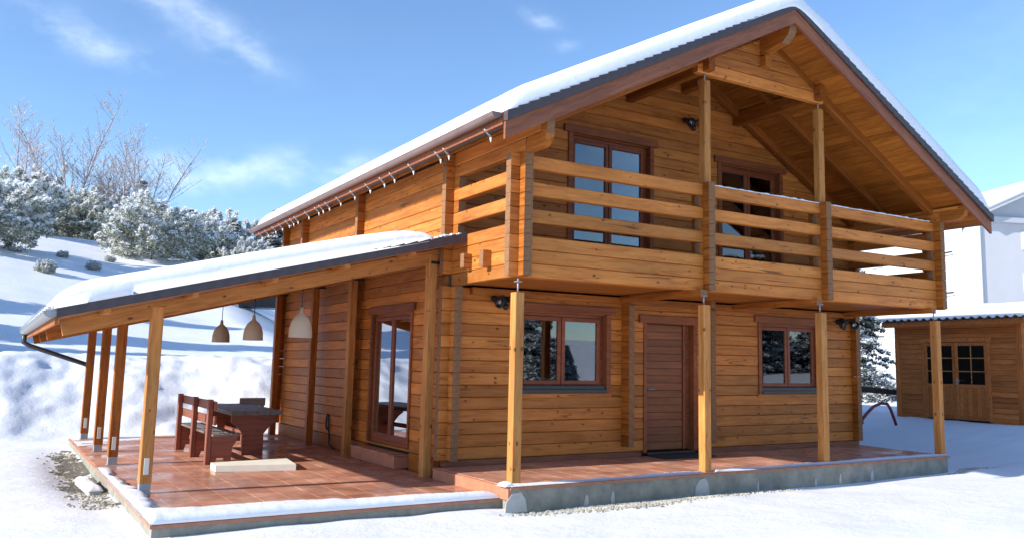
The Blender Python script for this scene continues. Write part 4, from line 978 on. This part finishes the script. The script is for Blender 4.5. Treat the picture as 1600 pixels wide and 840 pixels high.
for (a, b) in ((DY0, (DY0+DY1)/2-.004), ((DY0+DY1)/2+.004, DY1)):
    wdr = (b-a); xw = SX-.02
    d = wbuild(MB().box(xw+.005, xw+.02, a, b, SZ+.02, SZ+1.82), 'door', M['core'], shed)
    for q in ((a, a+.07, .02, 1.82), (b-.07, b, .02, 1.82)): wbuild(MB().bbox(xw-.02, xw+.004, q[0], q[1], SZ+q[2], SZ+q[3], .004), 'stile', M['shedwood'], d)
    for z in (.02, .76, 1.74): wbuild(MB().bbox(xw-.02, xw+.004, a+.072, b-.072, SZ+z, SZ+z+.08, .004), 'rail', M['shedwood'], d)
    nbd = 6
    for i in range(nbd):
        y0 = a+.072+i*(wdr-.144)/nbd; wbuild(MB().bbox(xw-.008, xw+.004, y0+.001, y0+(wdr-.144)/nbd-.001, SZ+.102, SZ+.758, .003), 'board', M['shedwood'], d)
    wbuild(MB().box(xw-.006, xw-.002, a+.07, b-.07, SZ+.842, SZ+1.738), 'pane', M['glass'], d)
    for z in (1.13, 1.44): wbuild(MB().bbox(xw-.016, xw-.007, a+.072, b-.072, SZ+z, SZ+z+.022, .003), 'glazing_bar', M['post'], d)
    yc = (a+b)/2; wbuild(MB().bbox(xw-.018, xw-.0065, yc-.011, yc+.011, SZ+.842, SZ+1.738, .003), 'glazing_bar', M['post'], d)
    if a == DY0: wbuild(MB().bbox(xw-.05, xw-.02, b-.05, b-.02, SZ+.82, SZ+.98, .004).tube([(xw-.05, b-.035, SZ+.93), (xw-.08, b-.035, SZ+.93), (xw-.08, b-.14, SZ+.93)], .01, 6), 'handle', M['steel'], d)
for y0, y1 in ((DY0-.07, DY0-.002), (DY1+.002, DY1+.07)): wbuild(MB().bbox(SX-.045, SX-.0, y0, y1, SZ, SZ+1.9, .005), 'door_frame', M['shedwood'], shed)
wbuild(MB().bbox(SX-.05, SX-.0, DY0-.12, DY1+.12, SZ+1.83, SZ+1.93, .005), 'door_frame', M['shedwood'], shed)
for y in (SY0, SY1): vpost('corner_board', SX-.035, SX+.03, y-.06, y+.06, SZ-.05, SZ+2.28, M['shedwood'], shed)
wbuild(MB().bbox(SX-.30, SX-.26, SY0-.3, SY1+.25, SZ+2.22, SZ+2.34, .006), 'eave_board', M['shedwood'], shed)
wbuild(MB().prism([(SX-.28, SZ+2.24), (SX+2.8, SZ+2.6), (SX+2.8, SZ+2.56), (SX-.28, SZ+2.2)], 'Y', SY0-.25, SY1+.2), 'ceiling', M['shedwood'], shed)
# corrugated sheet
n = 160; ys = np.linspace(SY0-.32, SY1+.27, n); U, V_ = np.meshgrid(np.linspace(SX-.36, SX+2.9, 5), ys, indexing='ij')
zc2 = SZ+2.37+(U-SX+.36)*.11+.045*np.sin((V_-SY0)*2*math.pi/.205)
sheet('corrugated_roof', U, V_, zc2+.008, zc2-.012, shed, M['rooftile'])
nx, ny = 50, 120; U, V_ = np.meshgrid(np.linspace(SX-.38, SX+2.9, nx), np.linspace(SY0-.34, SY1+.29, ny), indexing='ij')
nA = fbm_grid(nx, ny, 25, 4, 61); b_ = SZ+2.40+(U-SX+.36)*.11
Tn = .19*(1+.15*nA)*edge(U-SX+.38, .22)*edge(V_-SY0+.34, .25)*edge(SY1+.29-V_, .25)
sheet('roof_snow', U, V_, b_+Tn+.01, b_-.0+.028*np.sin((V_-SY0)*2*math.pi/.205)-.02, shed, M['snow'])
hs = MB(); pts = [(10.13,2.96,.30),(10.13,2.96,.385),(10.44,3.06,.52),(10.78,3.16,.64),(11.2,3.28,.70),(11.5,3.35,.68),(11.72,3.43,.56),(11.9,3.5,.40),(12.0,3.5,.2)]
hs.tube(pts, .034, 8); lab(wbuild(hs, 'hose', plain('dark red hose', (.20,.012,.03), (.12,.01,.02), rough=.45), None), 'dark red hose arching out of the snow beside the shed', 'hose')

# ------------------------------------------------------------------ white apartment block beyond
BX, BY = 46.3, 21.9; bz = gz(BX, BY)-1
BM = Matrix.Translation((BX, BY, bz)) @ Matrix.Rotation(math.atan2(-.35, .94), 4, 'Z')   # local x along the right face, y along the left face
blk = bpy.data.objects.new('apartment_block', None); reg(blk, None, BM); lab(blk, 'tall white apartment block behind the garden shed', 'building')
HB = 11.2-bz
def bb(mb, nm, mat, p=blk): return mb.build(nm, mat, p, M=BM)
M['render'] = plain('white render', (.52,.52,.54), (.47,.47,.49), scale=.3, rough=.9); M['render2'] = plain('grey trim and gable shade', (.45,.47,.50), (.40,.42,.45), scale=.3, rough=.9)
body = bb(MB().box(0, 14, 0, 16, 0, HB), 'wall', M['render'])
bb(MB().prism([(0, HB), (14, HB), (7, HB+2.9)], 'Y', .02, 15.98), 'gable', M['render2'])  # same wall as below, greyed to paint in the shadow of the overhang
for sx in (0, 1):
    xs_ = [(-.3, HB-.12), (7, HB+3.05), (7, HB+3.3), (-.3, HB+.12)] if sx == 0 else [(7, HB+3.05), (14.8, HB-.25), (14.8, HB+.05), (7, HB+3.3)]
    r_ = bb(MB().prism(xs_, 'Y', -.7, 16.7), 'roof', M['render']); bb(MB().prism([(a, c+(.245 if i < 2 else .06)) for i, (a, c) in enumerate(xs_)], 'Y', -.74, -.705), 'roof_edge', M['render2'], r_); bb(MB().prism([(a, c+.16 if i > 1 else c+.255) for i, (a, c) in enumerate(xs_)], 'Y', -.65, 16.65), 'roof_snow', M['snow'], r_)
bb(MB().box(-.35, 14.3, -.35, -.0, HB-.42, HB-.1), 'cornice', M['render2'])
bb(MB().tube([(-.06, -.06, 0), (-.06, -.06, HB-.1)], .07, 8), 'downpipe', M['render2'])
for fl in range(5):
    z = .4+fl*2.65
    for y in (2.6, 6.6, 10.6, 14.0):
        if z+1.6 > HB: continue
        w = bb(MB().box(-.03, .02, y, y+1.4, z+.5, z+1.75), 'window', M['render']); 
        bb(MB().box(-.045, -.032, y+.05, y+1.35, z+.56, z+.66), 'pane', M['sill'], w)
        bb(MB().box(-.10, -.0, y-.05, y+1.45, z+.42, z+.495), 'sill', M['render2'], w)
    for x in (3.0, 7.0, 11.0):
        if z+1.6 > HB: continue
        w = bb(MB().box(x, x+1.3, -.03, .02, z+.5, z+1.75), 'window', M['render']); bb(MB().box(x+.08, x+1.22, -.045, -.032, z+.58, z+1.68), 'pane', M['white'], w)
an = MB().tube([(0,0,0),(0,0,3.6)], .05, 6).tube([(-.5,0,3.1),(.5,0,3.3)], .03, 6).tube([(-.4,0,2.7),(.45,0,2.85)], .03, 6).lathe([(0,3.5),(.22,3.55),(.25,3.9),(.12,4.1),(0,4.12)], 8).build('roof_antenna', M['frosttwig'], blk, M=BM @ Matrix.Translation((1.4, 5, HB+.4)))

# ------------------------------------------------------------------ parked car on the road behind
cxy = pol(14.05, 46); car = lab(empty('parked_car', (*cxy, gz(*cxy)-.05), R(-8)), 'dark parked car up the snowy slope, half hidden by the canopy beam', 'car')
def cpart(mb, nm, mat, p=car): return mb.build(nm, mat, p, M=WM[car].copy())
prof = [(-2.1,.35),(2.1,.35),(2.15,.75),(1.95,.95),(1.2,1.02),(.6,1.5),(-1.4,1.55),(-1.95,1.05),(-2.15,.9)]
M['carpaint'] = plain('dark car paint', (.02,.022,.026), (.012,.013,.016), rough=.25)
cb0 = cpart(MB().prism(prof, 'Y', -.85, .85), 'body', M['carpaint'])
cpart(MB().prism([(-1.6,1.08),(1.0,1.08),(.55,1.42),(-1.35,1.46)], 'Y', -.862, -.852), 'side_window', M['glass'])
for x in (-1.35, 1.35):
    wl = cpart(MB().tube([(x,-.9,.33),(x,-.66,.33)], .34, 16), 'wheel', M['black']); cpart(MB().tube([(x,-.912,.33),(x,-.88,.33)], .2, 12), 'rim', M['steel'], wl)
    wl = cpart(MB().tube([(x,.9,.33),(x,.66,.33)], .34, 16), 'wheel', M['black'])
cpart(MB().prism([(-1.4,1.552),(.6,1.502),(.55,1.64),(-1.3,1.70)], 'Y', -.8, .8), 'roof_snow', M['snow'])

# ------------------------------------------------------------------ vegetation
def quads(C, S_, mat, name, up=.0):
    """randomly turned leaf quads at centres C with sizes S_"""
    n = len(C); a = rng.normal(size=(n,3)); a[:,2] *= .6; a /= np.linalg.norm(a, axis=1)[:,None]
    b = rng.normal(size=(n,3)); b[:,2] *= (1-up); b -= a*(a*b).sum(1)[:,None]; b /= np.linalg.norm(b, axis=1)[:,None]
    a = a*S_[:,None]; b = b*S_[:,None]*.6
    V = np.stack([C-a-b*.3, C+b, C+a+b*.2, C-b], 1).reshape(-1,3); return arr_mesh(name, V, np.arange(4*n).reshape(n,4), [mat])
def clumps(n, rx, rz, zc, shape='dome'):
    P = []
    for _ in range(n):
        while True:
            p = rng.uniform(-1, 1, 3); q = np.linalg.norm(p)
            if q < 1 and q > .45: break
        P.append((p[0]*rx, p[1]*rx, zc+p[2]*rz))
    return np.array(P)
def bush_mesh(rx, h, ncl, nleaf, leaf, mat, snow, seed, trunk=True, sr=.10):
    """loose sprays of leaves fanning out from inside the crown, snow pads on their upper sides"""
    global rng; rng = np.random.default_rng(seed)
    d = rng.normal(size=(ncl,3)); d[:,2] = np.abs(d[:,2])*.9-.4; d /= np.linalg.norm(d, axis=1)[:,None]
    rad = rng.uniform(.55, 1.0, ncl)*(1+.16*np.sin(d[:,0]*5+seed)+.12*np.sin(d[:,1]*7+2*seed))
    C = d*rad[:,None]*np.array([rx, rx, h*.62]); C[:,2] += h*.34; low = (C[:,2] < .16*h) | (rng.random(ncl) < .16); C[:,2] = np.where(low, rng.uniform(.02, .26, ncl)*h, C[:,2]); C[low,:2] *= .8
    ax = d+np.array([0,0,.8]); ax /= np.linalg.norm(ax, axis=1)[:,None]; Ls = rng.uniform(.5, 1.25, ncl)*rx*sr*1.9
    k = rng.integers(0, ncl, nleaf); t = rng.random(nleaf)-.35
    P = C[k]+ax[k]*(t*Ls[k])[:,None]+rng.normal(size=(nleaf,3))*(rx*sr*.36*(1.1-t))[:,None]
    me1 = quads(P, leaf*rng.uniform(.5, 1.3, nleaf), mat, 'crown')
    ns = int(nleaf*snow); k = rng.integers(0, ncl, ns); t = rng.random(ns)-.3
    P = C[k]+ax[k]*(t*Ls[k])[:,None]+rng.normal(size=(ns,3))*(rx*sr*.40*(1.1-t))[:,None]*np.array([1,1,.7])+np.array([0,0,.05+rx*sr*.25])
    keep = rng.random(ns) < (.45+.6*P[:,2]/h); P = P[keep]
    me2 = quads(P, leaf*rng.uniform(.6, 1.5, len(P)), M['leafsnow'], 'snow_load', up=.3)
    return me1, me2, C
def plant(name, me1, me2, C, x, y, label, cat, group, rz=0, sc=1, trunk_h=None, z=None):
    z = gz(x, y)-.05 if z is None else z
    t = lab(empty(name, (x, y, z), rz), label, cat, group); t.scale = (sc,)*3
    for nm, me in (('crown', me1), ('snow_load', me2)):
        o = bpy.data.objects.new(nm, me); COL.objects.link(o); o.parent = t
    if trunk_h:
        m = MB(); m.tube([(0,0,0),(.03,.02,trunk_h*.5),(0,0,trunk_h)], [trunk_h*.045, trunk_h*.035, trunk_h*.015], 7)
        for c in C[::max(1, len(C)//10)]: m.tube([(0,0,trunk_h*.35), tuple(np.array(c)*.5+np.array([0,0,trunk_h*.2])), tuple(c)], [trunk_h*.02, trunk_h*.012, .01], 5)
        o = bpy.data.objects.new('trunk', m.mesh('trunk', [M['bark']])); COL.objects.link(o); o.parent = t
    return t
def conifer_mesh(h, r, mat, snow, seed, n=9000, leaf=.11):
    global rng; rng = np.random.default_rng(seed)
    P = []; Sn = []
    nl = int(h*3.2)
    for i in range(nl):
        t = i/nl; z = h*(.06+.92*t); rr = r*(1-t)**.85+.05
        nb_ = max(5, int(11*(1-t)+4))
        for j in range(nb_):
            a = rng.random()*6.28; L = rr*rng.uniform(.75, 1.1); m_ = int(n/nl/nb_)
            s = rng.random(m_)**.7*L; dz = -.22*s-.1*s*s/max(L,.1)+rng.normal(0, .05, m_); w = rng.normal(0, .10+.10*s/max(L,.3), m_)
            pts = np.stack([np.cos(a)*s-np.sin(a)*w, np.sin(a)*s+np.cos(a)*w, z+dz], -1); P.append(pts)
            q = int(m_*snow); Sn.append(pts[:q]+np.array([0,0,.06]))
    P = np.concatenate(P); Sn = np.concatenate(Sn)
    return quads(P, leaf*rng.uniform(.6,1.3,len(P)), mat, 'crown'), quads(Sn, leaf*rng.uniform(.7,1.4,len(Sn)), M['leafsnow'], 'snow_load', up=.85), np.array([(0,0,h*.6)])
def bare_mesh(h, seed, spread=.2):
    random.seed(seed); m = MB(); s = MB()
    def line(p, d, L, r, n, curve, sides):
        pts = [p]; q = p; dd = d.copy(); k = Vector((random.gauss(0,1), random.gauss(0,1), random.gauss(.3,.5)))*curve
        for i in range(n):
            dd = (dd+k/n+Vector((random.gauss(0,.08), random.gauss(0,.08), .05))).normalized(); q = q+dd*(L/n); pts.append(q)
        rs = [max(r*(1-.8*i/n), .007) for i in range(n+1)]
        m.tube(pts, rs, sides, caps=False)
        if r < .05 and random.random() < .55:
            o = Vector((0,0,.014)); s.tube([a+o for a in pts], [x*.5+.006 for x in rs], 3, caps=False)
        return pts
    for st in range(random.choice((3,4))):
        a = random.random()*6.28; tilt = random.uniform(.05, spread+.14)
        d = Vector((math.cos(a)*tilt, math.sin(a)*tilt, 1)).normalized(); L = h*random.uniform(.66, .92)
        P = line(Vector((math.cos(a)*.15, math.sin(a)*.15, 0)), d, L, h*.008, 9, .12, 5)
        for i in range(26):
            t = random.uniform(.28, .98); f = t*9; i0 = min(int(f), 8); p = P[i0].lerp(P[i0+1], f-i0); b = random.random()*6.28
            bd = (Vector((math.cos(b)*.75, math.sin(b)*.75, random.uniform(.5,1.1)))).normalized(); bl = h*.32*(1.15-t)*random.uniform(.6,1.25)+.25
            Q = line(p, bd, bl, .022*(1.2-t)+.008, 4, .25, 3)
            for j in range(int(4+bl*3)):
                u = random.uniform(.2, 1); f2 = u*4; j0 = min(int(f2), 3); q = Q[j0].lerp(Q[j0+1], f2-j0)
                td = (bd*.6+Vector((random.gauss(0,.5), random.gauss(0,.5), random.uniform(.1,.8)))).normalized()
                T2 = line(q, td, random.uniform(.2,.55), .009, 2, .2, 3)
    return m.mesh('branches', [M['twig']]), s.mesh('snow_load', [M['leafsnow']])
def bare_tree(x, y, me, label, sc=1, rz=0):
    t = lab(empty('bare_tree', (x, y, gz(x,y)-.1), rz), label, 'tree', 'bare trees on the slope'); t.scale = (sc,)*3
    for nm, m_ in zip(('branches', 'snow_load'), me):
        o = bpy.data.objects.new(nm, m_); COL.objects.link(o); o.parent = t
ba, bb_, bc = bare_mesh(10.5, 3), bare_mesh(11.3, 5), bare_mesh(9.8, 9, .3)
for az, d, me, sc, rz, lb in ((.9, 70, ba, .98, 0, 'leftmost tall bare tree above the snowy bushes'), (3.0, 72, bb_, 1.12, 1, 'tallest bare tree with purple brown twigs, second from the left'),
                              (4.9, 73, bc, 1.0, 2, 'bare tree behind the gap between snowy bushes, third from the left'), (6.0, 67, ba, .95, 3.3, 'bare tree with slender pale stem right of the tallest one'), (7.2, 69, bb_, .85, 4.2, 'rightmost bare tree leaning over the large snowy shrub')):
    bare_tree(*pol(az, d), me, lb, sc, rz)
A = bush_mesh(3.7, 4.3, 420, 42000, .07, M['leaf'], 1.6, 41, sr=.085)
plant('snowy_shrub', *A, *pol(7.6, 57), 'large round snow laden shrub above the canopy roof', 'shrub', 'snowy shrubs on the slope', 0, .86, 1.6)
B = bush_mesh(2.8, 4.2, 300, 32000, .07, M['leaf'], 1.5, 43, sr=.095)
Cc = conifer_mesh(6.5, 2.2, M['leafdark'], .85, 45, 24000, .075)
for az, d, sc, rz, lb in ((-.6, 51, .9, .3, 'dark green snowy bush cut by the left edge of the photo'), (10.6, 64, .8, 1.2, 'snowy shrub right of the large round one'), (13.0, 62, .7, 2.0, 'low snowy shrub just left of the house eave'), (4.4, 68, .85, 4.0, 'snowy bush under the slender bare trees'), (2.2, 70, .95, .5, 'dark snowy bush below the tallest bare tree'), (.3, 64, .95, 2.2, 'snowy bush beyond the left edge bush')):
    plant('snowy_bush', *B, *pol(az, d), lb, 'bush', 'snowy bushes on the slope', rz, sc, 2.0)
D_ = bush_mesh(2.5, 6.0, 260, 30000, .075, M['leaf'], 1.8, 47, sr=.10)
far = [(-.5,80),(1.6,78),(3.6,80),(5.2,76),(6.8,78),(8.3,80),(9.6,77),(10.9,79),(12.2,76),(13.4,79),(14.7,76),(16.0,79)]
for i, (az, d) in enumerate(far):
    plant('snowy_tree', *(D_ if i % 2 else Cc), *pol(az, d), 'frosted tree in the background row, %s' % ('above the left edge bush','over the gap left of the bare trees','behind the tallest bare tree','between the bare tree stems','behind the slender bare tree','behind the large round shrub, left','behind the large round shrub, right','right of the large round shrub','above the canopy snow, mid way to the eave','left of the house eave','just above the end of the house gutter','hidden partly by the house eave')[i], 'tree', 'background trees on the ridge', i*1.3, (1.0 if i % 2 else .9)*(1+.15*math.sin(i*2.1)), 2.5)
for i, (az, d) in enumerate(((3.0, 52), (4.6, 50), (2.2, 47), (5.4, 54))):
    plant('scrub_bush', *B, *pol(az, d), ('small dark scrub on the sunlit snow slope left of the large shrub','scrub patch at the foot of the large round shrub','lowest scrub patch on the snow slope near the left edge bush','scrub patch just left of the large shrub foot')[i], 'bush', 'scrub on the snow slope', i*1.1, .10+.03*(i%3), None)
# between house and shed
plant('conifer', *Cc, *pol(51.5, 33), 'dark snow dusted conifer between the house and the shed', 'tree', None, .6, .85, 3)
plant('conifer', *Cc, *pol(49.2, 36), 'snowy conifer partly behind the right house corner', 'tree', None, 2.6, .9, 3)
lg = MB().tube([(-1.5,0,.06),(0,.02,.02),(1.5,0,-.10)], [.075,.085,.07], 8); x, y = pol(51.4, 25); o = lg.build('felled_log', M['bark'], None, (x, y, gz(x,y)+.62), R(-40)); lab(o, 'dark felled log lying on snow beyond the hose', 'log')
# trees left of the frame and behind the camera: they throw the long blue shadows and stand in the window glass
outside = [(-13.5, 20), (-12.5, 24), (-14.5, 30)]
for i, (x, y) in enumerate(outside):
    plant('roadside_conifer', *Cc, x, y, 'snowy conifer beside the road left of the garden, '+('nearest the terrace','second from the terrace','farther back from the road edge','standing closest to the snow bank','halfway up the slope','highest up the slope')[i], 'tree', 'conifers left of the garden', i*1.7, 1.25+.2*math.sin(i*3), 4)
bare_tree(-14, 1.4, bc, 'low bare tree left of the garden throwing branch shadows on the snow', .42, 1); bare_tree(-12.5, -1.5, ba, 'low bare tree left of the garden nearest the camera', .36, 2)
for i, (x, y, s) in enumerate(((-12.5, 9.4, .5), (-13.5, 11.6, .6), (-11.8, 13.6, .5))):
    plant('garden_hedge_conifer', *Cc, x, y, ('short snowy conifer left of the bare patch','snowy conifer left of the snow bank foot','short snowy conifer on the bank left of the photo')[i], 'tree', 'short conifers left of the terrace', i*2.1, s, 4)
for i, (x, y, s) in enumerate(((17.6,-25,1.15),(14.5,-27,1.2),(21.5,-27,.35),(24,-26,.35),(33,-26,1.2),(36.5,-27,1.3),(40,-25,1.2),(43,-27,1.2),(11,-26,1.1))):
    plant('garden_conifer', *Cc, x, y, 'snowy conifer opposite the house, '+('mirrored in the left pane of the ground floor window','just left of the one mirrored in the left window','the smaller of two knee high ones','the smallest, right of the knee high one','left one of the row facing the right window','tallest of the row facing the right window','third of the row facing the right window','rightmost of the row','leftmost of the row')[i], 'tree', 'conifers opposite the house', i*2.1, s, 4)
# weathered plank end at the left edge
lab(MB().bbox(-.6, .35, -.09, .09, 0, .16, .02).bbox(-.5, .6, -.03, .03, -.02, .03, .008).build('plank_pile', M['furntop'], None, (-5.75, 12.3, gz(-5.75,12.3)+.12), R(10)), 'weathered grey planks poking from the snow at the left edge', 'planks')
